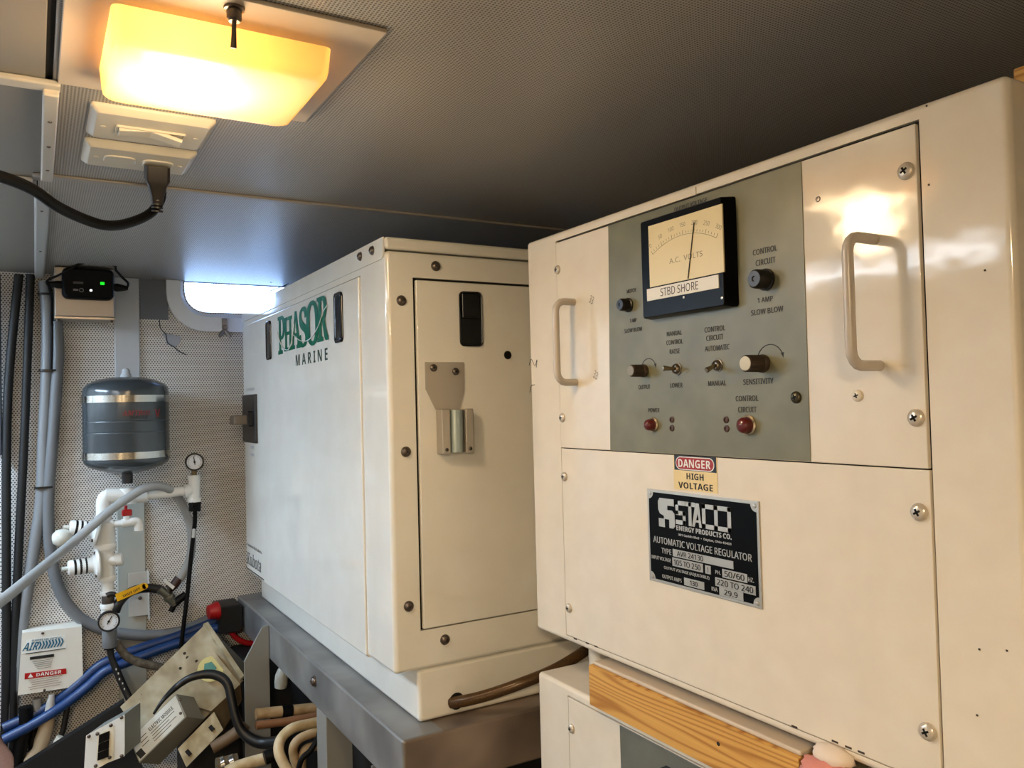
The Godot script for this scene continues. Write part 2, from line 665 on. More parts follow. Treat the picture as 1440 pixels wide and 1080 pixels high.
func room() -> void:
	var pw := punched(8, 6, 0.25, Color(0.90, 0.89, 0.87), Color(0.34, 0.31, 0.28), 1.5)
	var perf := mat(Color.WHITE, 0.5)
	perf.albedo_texture = pw[0]
	perf.heightmap_enabled = true
	perf.heightmap_texture = pw[1]
	perf.heightmap_scale = 0.04
	perf.uv1_triplanar = true
	perf.uv1_world_triplanar = true
	perf.uv1_scale = Vector3(1 / 0.0456, 1 / 0.0516, 1 / 0.0456)
	var pc := punched(12, 12, 0.30, Color(0.66, 0.645, 0.62), Color(0.34, 0.32, 0.30), 1.0, false)
	var vinyl := mat(Color.WHITE, 0.36)
	vinyl.metallic_specular = 0.55
	vinyl.albedo_texture = pc[0]
	vinyl.heightmap_enabled = true
	vinyl.heightmap_texture = pc[1]
	vinyl.heightmap_scale = 0.025
	vinyl.uv1_triplanar = true
	vinyl.uv1_world_triplanar = true
	vinyl.uv1_scale = Vector3.ONE / 0.036
	var plainpanel := mat(Color(0.50, 0.48, 0.45), 0.45)
	# far wall with two openings that reach the ceiling
	var p := PackedVector2Array([Vector2(-0.70, 0), Vector2(-0.70, TOP)])
	p.append_array(reversed(notch(0.296, 0.530, TOP, 1.831, 0.045)))
	p.append_array(PackedVector2Array([Vector2(1.4, TOP), Vector2(1.4, 0)]))
	var m := M.new()
	m.prism(p, -0.045, 0.0, front(0, 0, WZ))
	struct("wall_back", m, perf)
	porthole(1, front(0, 0, WZ), 0.413)
	struct("wall_left", span(Vector3(-0.75, 0, -2.0), Vector3(-0.70, TOP, 1.65)), perf)
	struct("wall_right", span(Vector3(1.4, 0, -1.95), Vector3(1.45, TOP, 1.6)), perf)
	struct("wall_front", span(Vector3(-0.7, 0, 1.6), Vector3(1.4, TOP, 1.65)), perf)
	struct("floor", span(Vector3(-0.75, -0.05, -2.0), Vector3(1.45, 0, 1.65)), worn(Color(0.36, 0.35, 0.33), 0.6, 0.0, noise_tex(0.02, 8, Color(0.7, 0.7, 0.7), Color.WHITE), Vector3.ONE))
	var ce := struct("ceiling", span(Vector3(-0.75, TOP + 0.004, -2.0), Vector3(1.45, TOP + 0.05, 1.65)), dark_gap)
	struct("ceiling_panel", span(Vector3(0.0163, TOP, -1.1445), Vector3(1.4, TOP + 0.006, 1.6), 0.001), vinyl, ce)
	struct("ceiling_panel", span(Vector3(0.006, TOP, -1.95), Vector3(1.4, TOP + 0.006, -1.1465), 0.001), vinyl, ce)
	struct("ceiling_panel", span(Vector3(-0.7, TOP, -0.83), Vector3(0.0105, TOP + 0.006, 1.6), 0.001), plainpanel, ce)
	struct("ceiling_panel", span(Vector3(-0.7, TOP, -1.18), Vector3(0.0145, TOP + 0.006, -0.832), 0.001), plainpanel, ce)
	struct("ceiling_panel", span(Vector3(-0.7, TOP, -1.95), Vector3(0.0045, TOP + 0.006, -1.182), 0.001), plainpanel, ce)
	var tp := mat(Color(0.60, 0.57, 0.53), 0.4)
	struct("trim_1", span(Vector3(0.0, TOP - 0.0035, -1.152), Vector3(1.4, TOP, -1.139), 0.0015), tp)
	m = span(Vector3(0.0085, TOP - 0.012, -1.135), Vector3(0.0215, TOP, -0.8265), 0.002)
	var t2 := struct("trim_2", m, trimpaint)
	for z in [-0.9, -0.985, -1.08]:
		struct("screw", turned([Vector2(0.0022, 0), Vector2(0.0018, 0.001), Vector2(0, 0.0014)], down(0.015, TOP - 0.012, z), 10), bolt_mat, t2)
	m = span(Vector3(0.0015, TOP - 0.012, -1.943), Vector3(0.0195, TOP, -1.225), 0.004)
	var t3 := struct("trim_3", m, mat(Color(0.66, 0.66, 0.65), 0.35))
	for z in [-1.3, -1.62]:
		struct("screw", turned([Vector2(0.0022, 0), Vector2(0.0018, 0.001), Vector2(0, 0.0014)], down(0.0105, TOP - 0.012, z), 10), bolt_mat, t3)
	struct("trim_4", span(Vector3(-0.7, TOP - 0.006, -0.835), Vector3(0.0225, TOP, -0.816), 0.002), trimpaint)
	struct("trim_5", span(Vector3(-0.7, TOP - 0.005, -1.195), Vector3(0.0, TOP, -1.163), 0.002), trimpaint)

func reversed(a: PackedVector2Array) -> PackedVector2Array:
	var b := a.duplicate()
	b.reverse()
	return b

func ceiling_lamp(x: float, z: float, label: String, seen: bool, energy: float) -> void:
	var t := thing("ceiling_lamp", label, "lamp", Vector3(x, TOP, z))
	obj("base_plate", span(Vector3(x - 0.1115, TOP - 0.0035, z - 0.1135), Vector3(x + 0.1115, TOP, z + 0.1135), 0.0012), mat(Color(0.78, 0.73, 0.66), 0.42), t)
	var m := M.new()
	m.loft([[0.0815, 0.0675, 0.006, 0.0035], [0.0800, 0.0660, 0.007, 0.022], [0.0792, 0.0652, 0.008, 0.0262], [0.0772, 0.0632, 0.010, 0.0292], [0.0735, 0.0595, 0.010, 0.0310], [0.060, 0.050, 0.010, 0.0318], [0.03, 0.03, 0.010, 0.0322]], down(x, TOP, z))
	var lens := mat(Color(0.95, 0.90, 0.78), 0.28)
	lens.backlight_enabled = true
	lens.backlight = Color(1.0, 0.82, 0.50)
	obj("lens", m, lens, t)
	var bm := mat(Color(1, 0.95, 0.85), 0.5)
	bm.emission_enabled = true
	bm.emission = Color(1.0, 0.88, 0.66)
	bm.emission_energy_multiplier = 6.0
	m = M.new()
	m.rbox(Vector3(x - 0.034, TOP - 0.019, z + 0.006), Vector3(0.018, 0.018, 0.018), 0.0085, Transform3D(), {}, 5)
	obj("bulb", m, bm, t)
	if seen:
		obj("toggle_bushing", turned([Vector2(0.0075, 0), Vector2(0.0075, 0.002), Vector2(0.0055, 0.0025), Vector2(0.0055, 0.009), Vector2(0.004, 0.0105), Vector2(0, 0.0105)], down(x - 0.003, TOP - 0.0035, -0.604), 14), bolt_mat, t)
		obj("toggle_lever", bar([Vector3(x - 0.003, TOP - 0.012, -0.604), Vector3(x - 0.003, TOP - 0.024, -0.606), Vector3(x - 0.003, TOP - 0.032, -0.608)], [0.0016, 0.0019, 0.0024]), bolt_mat, t)
	var l := lamp_light(Vector3(x - 0.034, TOP - 0.019, z + 0.006), BULB_ENERGY, LAMP_COLOR, 0.014)
	t.add_child(l)
	l.position -= t.position
	var a := AreaLight3D.new()
	a.name = "lens_light"
	a.light_color = LAMP_COLOR
	a.light_energy = energy
	a.area_size = Vector2(0.13, 0.10)
	a.area_range = 12.0
	a.shadow_enabled = true
	a.rotation.x = -PI / 2
	a.position = Vector3(0, -0.036, 0)
	t.add_child(a)
	if not seen:
		return
	var o := lamp_light(Vector3(-0.018, -0.064, 0), GLOW_ENERGY, LAMP_COLOR, 0.04)
	o.name = "glow_light"
	t.add_child(o)


func switches() -> void:
	var almond := mat(Color(0.80, 0.77, 0.70), 0.4)
	for k in 2:
		var zc: float = [-0.9025, -1.0135][k]
		var hz: float = [0.0455, 0.042][k]
		var x0 := 0.106
		var t := thing(["light_switch", "outlet_plate"][k], ["almond rocker switch plate next to the glowing ceiling lamp", "almond outlet plate on the ceiling with a black plug in it"][k], ["switch", "outlet"][k], Vector3(x0, TOP, zc))
		var m := M.new()
		m.loft([[0.0575, hz, 0.004, 0.0], [0.0575, hz, 0.004, 0.003], [0.052, hz - 0.0055, 0.004, 0.008], [0.051, hz - 0.0065, 0.004, 0.0083]], down(x0, TOP, zc))
		obj("plate", m, almond, t)
		for s in [-1, 1]:
			obj("screw", turned([Vector2(0.003, 0), Vector2(0.0025, 0.001), Vector2(0, 0.0014)], down(x0 + s * 0.044, TOP - 0.008, zc), 12), almond, t)
		if k == 0:
			var f := M.new()
			f.ring(M.rrect(0.033, 0.0115, 0.002), M.rrect(0.031, 0.0095, 0.001), 0.008, 0.0105, down(x0, TOP, zc))
			obj("rocker_frame", f, almond, t)
			for s in [-1, 1]:
				var r := M.new()
				r.rbox(Vector3(s * 0.0152, 0, 0.0), Vector3(0.0305, 0.0185, 0.004), 0.001, down(x0, TOP - 0.0085, zc) * Transform3D(Basis(Vector3(0, 1, 0), (0.10 if s < 0 else -0.24) * 1.0), Vector3()))
				obj("rocker", r, almond, t)
		else:
			for s in [-1, 1]:
				var f := M.new()
				f.loft([[0.0165, 0.0145, 0.009, 0.0075], [0.0165, 0.0145, 0.009, 0.0095], [0.0155, 0.0135, 0.009, 0.01]], down(x0 + s * 0.02, TOP, zc))
				obj("socket", f, almond, t)
	# plug and its cord
	var t := thing("power_cord", "black power cord with plug hanging from the ceiling outlet", "cord", Vector3(0.125, TOP - 0.01, -1.016))
	var brown := mat(Color(0.10, 0.075, 0.065), 0.45)
	var m := M.new()
	m.loft([[0.0135, 0.010, 0.004, 0.0], [0.0135, 0.010, 0.004, 0.016], [0.0105, 0.0085, 0.004, 0.022], [0.0075, 0.007, 0.004, 0.034], [0.0060, 0.006, 0.004, 0.045]], Transform3D(Basis(Vector3(1, 0, 0), Vector3(0, -0.35, 0.93).normalized(), Vector3(0.03, -0.93, -0.35).normalized()), Vector3(0.126, TOP - 0.0095, -1.018)), true)
	obj("plug", m, brown, t)
	for k in 4:
		obj("strain_rib", turned([Vector2(0.005, -0.001), Vector2(0.0066, -0.001), Vector2(0.0066, 0.001), Vector2(0.005, 0.001)], along(Vector3(0.1275, TOP - 0.047 - k * 0.004, -1.0315 - k * 0.001), Vector3(0, -1, -0.2)), 12), brown, t)
	obj("cord", bar([Vector3(0.1325, 1.8716, -1.0350), Vector3(0.1320, 1.8567, -1.0450), Vector3(0.1194, 1.8380, -1.0400), Vector3(0.0943, 1.8205, -1.0200), Vector3(0.0708, 1.8117, -1.0000), Vector3(0.0474, 1.8124, -0.9800), Vector3(0.0214, 1.8169, -0.9500), Vector3(-0.0006, 1.8248, -0.9200), Vector3(-0.0263, 1.8266, -0.8900), Vector3(-0.0528, 1.8247, -0.8700), Vector3(-0.0830, 1.8257, -0.8600), Vector3(-0.1527, 1.8348, -0.8500), Vector3(-0.2205, 1.8636, -0.8500), Vector3(-0.2743, 1.8858, -0.8500)], 0.0058), rubber, t)

func unseen_tube_fixture(x: float, z: float, energy: float, col: Color, label: String) -> void:
	var t := thing("unseen_tube_fixture", label, "lamp", Vector3(x, TOP, z))
	obj("housing", span(Vector3(x - 0.06, TOP - 0.022, z - 0.25), Vector3(x + 0.06, TOP, z + 0.25), 0.003), trimpaint, t)
	var dm := mat(Color(0.9, 0.93, 0.95), 0.4)
	dm.emission_enabled = true
	dm.emission = col
	dm.emission_energy_multiplier = 4.0
	obj("diffuser", span(Vector3(x - 0.045, TOP - 0.045, z - 0.24), Vector3(x + 0.045, TOP - 0.021, z + 0.24), 0.010), dm, t)
	var a := AreaLight3D.new()
	a.name = "diffuser_light"
	a.light_color = col
	a.light_energy = energy
	a.area_size = Vector2(0.08, 0.46)
	a.area_range = 12.0
	a.shadow_enabled = true
	a.rotation.x = -PI / 2
	a.position = Vector3(0, -0.048, 0)
	t.add_child(a)

func bolt(parent: Node, xf: Transform3D, r: float, m: Material, called := "bolt") -> void:
	obj(called, turned([Vector2(0, 0), Vector2(r * 1.15, 0), Vector2(r * 1.15, r * 0.16), Vector2(r, r * 0.22), Vector2(r * 0.93, r * 0.55), Vector2(r * 0.6, r * 0.78), Vector2(r * 0.34, r * 0.84), Vector2(r * 0.30, r * 0.5), Vector2(0, r * 0.5)], xf, 18), m, parent)

func phillips(parent: Node, xf: Transform3D, r: float, m: Material, turn := 0.3) -> void:
	var g := turned([Vector2(r, 0), Vector2(r, r * 0.18), Vector2(r * 0.86, r * 0.42), Vector2(r * 0.5, r * 0.58), Vector2(0, r * 0.62)], xf, 18)
	var s := obj("screw", g, m, parent)
	g = M.new()
	for k in 2:
		g.rbox(Vector3(0, 0, r * 0.56), Vector3(r * 0.86, r * 0.24, r * 0.2), r * 0.04, xf * Transform3D(Basis(Vector3(0, 0, 1), turn + k * PI / 2), Vector3()))
	obj("screw_recess", g, dark_gap, s)

func generator() -> void:
	var t := thing("generator_enclosure", "glossy white marine generator enclosure with green lettering on its long side", "generator", Vector3(0.68, 1.175, -1.44))
	var m := M.new()
	m.rbox(Vector3(0.68, 1.5285, -1.44), Vector3(0.5488, 0.566, 0.863), 0.007, Transform3D(), {"z+": [0.4440, 0.9160, 1.2984, 1.7765, 0.006], "x-": [1.2452, 1.7915, -1.6895, -1.1075, 0.004]}, 4)
	obj("body", m, white, t)
	# lid with its side flange
	m = M.new()
	m.rbox(Vector3(0.68, 1.8217, -1.44), Vector3(0.5488, 0.0168, 0.863), 0.005)
	obj("lid", m, white, t)
	m = M.new()
	m.prism(PackedVector2Array([Vector2(-1.870, 1.8295), Vector2(-1.0120, 1.8295), Vector2(-1.0120, 1.8075), Vector2(-1.0150, 1.8030), Vector2(-1.0200, 1.8008), Vector2(-1.870, 1.8008)]), 0.0, 0.0022, side(0, 0, PX))
	obj("lid_flange", m, white, t)
	for z in [-1.0505, -1.0985]:
		bolt(t, side(1.8175, z, PX - 0.0022), 0.0058, bolt_mat)
	# long side: one big lift-off panel, light edges standing proud
	m = M.new()
	m.rbox(Vector3(PX + 0.0005, 1.51835, -1.3985), Vector3(0.007, 0.5438, 0.5795), 0.0025)
	obj("side_panel", m, white, t)
	m = M.new()
	m.rbox(Vector3(PX + 0.0005, 1.5185, -1.7815), Vector3(0.003, 0.5438, 0.175), 0.001)
	obj("breaker_panel", m, white, t)
	for q in [[-1.6425, -1.6065], [-1.2135, -1.1765]]:
		var s := M.new()
		s.loft([[(q[1] - q[0]) / 2, 0.0385, 0.008, 0.0], [(q[1] - q[0]) / 2, 0.0385, 0.008, 0.0028], [(q[1] - q[0]) / 2 - 0.003, 0.0355, 0.006, 0.0036], [(q[1] - q[0]) / 2 - 0.006, 0.033, 0.005, 0.0024]], side(1.740, (q[0] + q[1]) / 2, PX - 0.003))
		obj("finger_latch", s, mat(Color(0.05, 0.055, 0.07), 0.18), t)
	# lettering on the long side
	var green := mat(Color(0.05, 0.38, 0.28), 0.55)
	green.metallic_specular = 0.25
	var letters := ["P", "H", "A", "S", "O", "R"]
	var ends := [[-1.5565, -1.505, 1.7065, 1.7785], [-1.512, -1.455, 1.7095, 1.772], [-1.462, -1.402, 1.7095, 1.7765], [-1.412, -1.358, 1.7085, 1.7785], [-1.366, -1.296, 1.7075, 1.7830], [-1.304, -1.2455, 1.7105, 1.7835]]
	m = M.new()
	for k in 6:
		var e: Array = ends[k]
		m.text(letters[k], e[1] - e[0], e[3] - e[2], side((e[2] + e[3]) / 2, (e[0] + e[1]) / 2, PX - 0.00325 - k * 0.0002), "Droid Serif", 700, 0.0, 0.0, 0.0011)
	obj("lettering", m, green, t, "large green lettering")
	m = M.new()
	for w in [[[-1.556, 1.750], [-1.535, 1.728], [-1.508, 1.7145], [-1.480, 1.7120], [-1.458, 1.724], [-1.440, 1.754]], [[-1.445, 1.735], [-1.400, 1.721], [-1.350, 1.719], [-1.300, 1.735], [-1.270, 1.757], [-1.2455, 1.766]]]:
		var pts := []
		for q in w:
			pts.append(Vector3(PX - 0.0044, q[1], q[0]))
		m.tube(pts, 0.0009, true, 6)
	obj("swirl", m, white, t)
	obj("lettering", word("M A R I N E", 0.183, 0.0195, side(1.6885, -1.346, PX - 0.0033), "Droid Sans", 700), mat(Color(0.06, 0.20, 0.16), 0.4), t)
	# breaker
	m = M.new()
	m.loft([[0.060, 0.052, 0.002, 0.0], [0.060, 0.052, 0.002, 0.004], [0.058, 0.050, 0.002, 0.0055]], side(1.584, -1.803, PX - 0.001))
	var br := obj("breaker", m, mat(Color(0.055, 0.065, 0.085), 0.4), t)
	m = M.new()
	m.loft([[0.030, 0.0165, 0.003, 0.0], [0.030, 0.0165, 0.003, 0.010]], side(1.584, -1.790, PX - 0.006))
	obj("breaker_guard", m, mat(Color(0.04, 0.045, 0.06), 0.4), br)
	m = M.new()
	m.loft([[0.026, 0.0105, 0.003, 0.0], [0.025, 0.0100, 0.003, 0.026], [0.022, 0.009, 0.004, 0.030]], side(1.582, -1.800, PX - 0.012))
	obj("breaker_handle", m, mat(Color(0.42, 0.36, 0.29), 0.5), br)
	for s in [[-1, -1], [1, -1], [-1, 1], [1, 1]]:
		phillips(t, side(1.584 + s[1] * 0.045, -1.803 + s[0] * 0.052, PX - 0.0065), 0.003, bolt_mat)
	var grey := mat(Color(0.45, 0.45, 0.46), 0.5)
	obj("lettering", word("AC BREAKER", 0.075, 0.0055, side(1.648, -1.803, PX - 0.0012)), grey, t)
	obj("warning_sticker", box(Vector3(PX - 0.0011, 1.522, -1.795), Vector3(0.0005, 0.006, 0.03), 0.0001), mat(Color(0.6, 0.6, 0.62), 0.5), t)
	obj("warning_sticker", box(Vector3(PX - 0.0011, 1.506, -1.795), Vector3(0.0005, 0.006, 0.03), 0.0001), mat(Color(0.6, 0.6, 0.62), 0.5), t)
	obj("lettering", word("Powered By Kubota", 0.13, 0.009, side(1.3037, -1.792, PX - 0.0012), "Droid Sans", 700), ink, t)
	obj("lettering", word("Kubota", 0.13, 0.028, side(1.275, -1.797, PX - 0.0012), "Droid Serif", 700, 0.25), ink, t)
	obj("underline", box(Vector3(PX - 0.0012, 1.2505, -1.792), Vector3(0.0004, 0.0025, 0.16), 0.0001), ink, t)
	# end: door in a recess with dark gaps at its left and top
	m = M.new()
	m.rbox(Vector3(0.6815, 1.5366, PZ - 0.0025), Vector3(0.4665, 0.4735, 0.007), 0.0018)
	obj("door", m, white, t)
	m = M.new()
	m.rbox(Vector3(0.68, 1.53745, PZ - 0.0058), Vector3(0.4718, 0.4780, 0.0006), 0.0001)
	obj("door_gap_backing", m, dark_gap, t)  # dark sheet, the narrow gap's shade put into its colour
	for q in [[0.4790, 1.7941], [0.4267, 1.7440], [0.4284, 1.5402], [0.4275, 1.3342], [0.4798, 1.2810], [0.88, 1.7941], [0.88, 1.2810]]:
		bolt(t, front(q[0], q[1], PZ), 0.0062, bolt_mat)
	m = M.new()
	m.loft([[0.0180, 0.0388, 0.007, 0.0], [0.0180, 0.0388, 0.007, 0.0025], [0.0165, 0.0372, 0.006, 0.0032], [0.0155, 0.0360, 0.006, 0.0008]], front(0.5312, 1.7222, PZ + 0.001))
	obj("finger_latch", m, mat(Color(0.012, 0.012, 0.014), 0.3), t)
	m = M.new()
	m.rbox(Vector3(0.5305, 1.7405, PZ + 0.003), Vector3(0.028, 0.036, 0.004), 0.0018)
	obj("latch_tongue", m, mat(Color(0.014, 0.014, 0.016), 0.22), t)
	obj("grommet_hole", turned([Vector2(0.0062, 0), Vector2(0.0062, 0.0008), Vector2(0.0052, 0.0012), Vector2(0.0048, 0.0002), Vector2(0, 0.0002)], front(0.5901, 1.6718, PZ + 0.001), 20), mat(Color(0.03, 0.025, 0.02), 0.4), t)
	# stainless keeper with a roller between two cheeks
	var tanmetal := mat(Color(0.70, 0.67, 0.62), 0.34, 0.6)
	m = M.new()
	m.prism(PackedVector2Array([Vector2(0.4587, 1.6610), Vector2(0.5172, 1.6610), Vector2(0.5174, 1.6210), Vector2(0.5085, 1.5960), Vector2(0.4729, 1.5960), Vector2(0.4588, 1.6240)]), 0.0, 0.0022, front(0, 0, PZ + 0.001))
	obj("keeper_plate", m, tanmetal, t)
	for q in [[0.4708, 1.6530], [0.5044, 1.6480]]:
		phillips(t, front(q[0], q[1], PZ + 0.0032), 0.0052, bolt_mat)
	for q in [[0.4736, 0.4862], [0.5098, 0.5222]]:
		m = M.new()
		m.rbox(Vector3((q[0] + q[1]) / 2, 1.5655, PZ + 0.0105), Vector3(q[1] - q[0], 0.061, 0.019), 0.0015)
		obj("cheek", m, tanmetal, t)
		phillips(t, front((q[0] + q[1]) / 2, 1.5410, PZ + 0.020), 0.0026, bolt_mat)
	obj("roller", bar([Vector3(0.498, 1.5365, PZ + 0.0105), Vector3(0.498, 1.5945, PZ + 0.0105)], 0.0108, false, 20), mat(Color(0.66, 0.72, 0.72), 0.3, 0.45), t)
	obj("keeper_back", box(Vector3(0.498, 1.566, PZ + 0.002), Vector3(0.040, 0.060, 0.002), 0.0005), tanmetal, t)
	# base tray set in under the cabinet
	m = M.new()
	m.rbox(Vector3(0.69, 1.2105, -1.4505), Vector3(0.50, 0.071, 0.879), 0.006)
	obj("base_tray", m, white, t)
	obj("hose_hole", turned([Vector2(0.0115, 0), Vector2(0.0115, 0.0012), Vector2(0.0100, 0.0014), Vector2(0.0098, 0.0002), Vector2(0, 0.0002)], front(0.4965, 1.1935, -1.011), 20), dark_gap, t)
	# hose that leaves the tray
	var hm := worn(Color(0.40, 0.31, 0.21), 0.3, 0.3, noise_tex(0.08, 21, Color(0.55, 0.5, 0.42), Color(1, 0.95, 0.8), 128), Vector3(30, 30, 30))
	tag(obj("braided_hose", bar([Vector3(0.4887, 1.1923, -1.0130), Vector3(0.5027, 1.1977, -0.9950), Vector3(0.5307, 1.2066, -0.9750), Vector3(0.5643, 1.2191, -0.9550), Vector3(0.6043, 1.2295, -0.9450), Vector3(0.6369, 1.2404, -0.9400), Vector3(0.6740, 1.2536, -0.9400), Vector3(0.7256, 1.2754, -0.9400)], 0.0078, true, 14), hm), "brown braided hose leaving the hole in the white tray", "hose")

func stand() -> void:
	var galv := worn(Color(0.62, 0.62, 0.61), 0.38, 0.4, noise_tex(0.012, 31, Color(0.72, 0.72, 0.73), Color.WHITE, 256), Vector3(2.2, 2.2, 2.2))
	var t := thing("steel_stand", "grey galvanised steel stand carrying the white generator enclosure", "stand", Vector3(0.7, 0.0, -1.45))
	obj("side_rail", span(Vector3(0.3987, 1.1035, -1.945), Vector3(0.4600, 1.1750, -0.9711), 0.004), galv, t)
	obj("side_rail", span(Vector3(0.93, 1.1035, -1.945), Vector3(0.99, 1.1750, -0.9711), 0.004), galv, t)
	obj("end_rail", span(Vector3(0.4, 1.1025, -1.04), Vector3(0.99, 1.1745, -0.9705), 0.004), worn(Color(0.60, 0.53, 0.47), 0.4, 0.4, noise_tex(0.012, 31, Color(0.72, 0.72, 0.73), Color.WHITE, 256), Vector3(2.2, 2.2, 2.2)), t)
	bolt(t, side(1.1460, -1.3462, 0.3987), 0.008, bolt_mat)
	var leg := mat(Color(0.58, 0.58, 0.56), 0.42, 0.35)
	var m := M.new()
	m.prism(PackedVector2Array([Vector2(0.3445, 0.0), Vector2(0.3500, 1.1085), Vector2(0.3850, 1.1690), Vector2(0.3975, 1.1720), Vector2(0.3975, 0.0)]), -0.006, 0.0, front(0, 0, -1.65))
	obj("leg", m, leg, t)
	m = M.new()
	m.rbox(Vector3(0.402, 0.552, -1.315), Vector3(0.006, 1.104, 0.052), 0.001)
	m.rbox(Vector3(0.422, 0.552, -1.3385), Vector3(0.040, 1.104, 0.005), 0.001)
	m.rbox(Vector3(0.422, 0.552, -1.2915), Vector3(0.040, 1.104, 0.005), 0.001)
	obj("leg", m, leg, t)
	obj("leg", span(Vector3(0.46, 0, -1.03), Vector3(0.52, 1.1, -0.98), 0.003), leg, t)
	obj("leg", span(Vector3(0.93, 0, -1.03), Vector3(0.99, 1.1, -0.98), 0.003), leg, t)
	obj("leg", span(Vector3(0.93, 0, -1.93), Vector3(0.99, 1.1, -1.88), 0.003), leg, t)
	obj("cross_plate", span(Vector3(0.44, 0.93, -1.20), Vector3(0.50, 1.05, -1.195), 0.001), leg, t)
	tag(obj("under_stand_shade", shade_block(), mat(Color(0.05, 0.05, 0.05), 0.6)), "dark block standing in for the deep shade under the generator stand", "tank")  # added dark mass, its colour stands for the shade under the stand

func shade_block() -> M:
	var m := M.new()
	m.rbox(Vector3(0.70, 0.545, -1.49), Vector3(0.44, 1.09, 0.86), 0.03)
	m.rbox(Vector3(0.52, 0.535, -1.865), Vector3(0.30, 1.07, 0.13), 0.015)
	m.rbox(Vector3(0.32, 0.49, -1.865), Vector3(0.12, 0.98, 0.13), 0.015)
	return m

func label(parent: Node, rows: Array, m: Material) -> void:
	# rows of [text, y, z, width, height]; all of one plate's lettering in one mesh
	var g := M.new()
	for r in rows:
		g.text(r[0], r[3], r[4], side(r[1], r[2], r[5] if r.size() > 5 else SX - 0.0012), r[6] if r.size() > 6 else "Droid Sans", r[7] if r.size() > 7 else 400, 0.0, 0.0, 0.00016)
	obj("lettering", g, m, parent)

func pull_handle(t: Node, z: float, y0: float, y1: float, out: float) -> void:
	var pts := []
	var r := 0.012
	pts.append(Vector3(SX, y1, z))
	pts.append(Vector3(SX - out + r, y1, z))
	for k in range(1, 5):
		var a := PI / 2 * k / 4.0
		pts.append(Vector3(SX - out + r - sin(a) * r, y1 - r + cos(a) * r, z))
	for k in 5:
		var a := PI / 2 * k / 4.0
		pts.append(Vector3(SX - out + r - cos(a) * r, y0 + r - sin(a) * r, z))
	pts.append(Vector3(SX, y0, z))
	obj("pull_handle", bar(pts, 0.0042, false, 16), mat(Color(0.74, 0.70, 0.65), 0.25), t)

func knob(t: Node, y: float, z: float, r: float, len: float, tone: Color) -> void:
	var kn := obj("knob", turned([Vector2(r, 0), Vector2(r * 1.06, 0.002), Vector2(r, 0.005), Vector2(r * 0.92, 0.0055), Vector2(r * 0.92, len - 0.001), Vector2(r * 0.84, len)], side(y, z, SX - 0.001), 24), mat(Color(0.24, 0.19, 0.15), 0.45), t)
	obj("knob_cap", turned([Vector2(r * 0.85, len - 0.001), Vector2(r * 0.8, len + 0.0004), Vector2(0, len + 0.0006)], side(y, z, SX - 0.001), 24), mat(tone, 0.45, 0.2), kn)
	var g := M.new()
	for k in 22:
		var a := TAU * k / 22
		g.rbox(Vector3(r * 0.92, 0, len * 0.6), Vector3(0.0007, 0.0008, len * 0.72), 0.0002, side(y, z, SX - 0.001) * Transform3D(Basis(Vector3(0, 0, 1), a), Vector3()), {}, 1)
	obj("knurling", g, mat(Color(0.21, 0.165, 0.13), 0.5), kn)

func toggle(t: Node, y: float, z: float, dir: Vector3) -> void:
	var nut := obj("switch_nut", turned([Vector2(0.0062, 0), Vector2(0.0062, 0.0014), Vector2(0.0052, 0.0016), Vector2(0.0046, 0.0045), Vector2(0.0036, 0.0052), Vector2(0.0028, 0.0035), Vector2(0, 0.0035)], side(y, z, SX - 0.001), 18), mat(Color(0.50, 0.46, 0.40), 0.3, 0.85), t)
	var p := Vector3(SX - 0.0045, y, z)
	var d := dir.normalized()
	obj("switch_lever", bar([p, p + d * 0.006, p + d * 0.0135, p + d * 0.0145], [0.0016, 0.0019, 0.0027, 0.0018], false), mat(Color(0.62, 0.56, 0.48), 0.25, 0.9), nut)

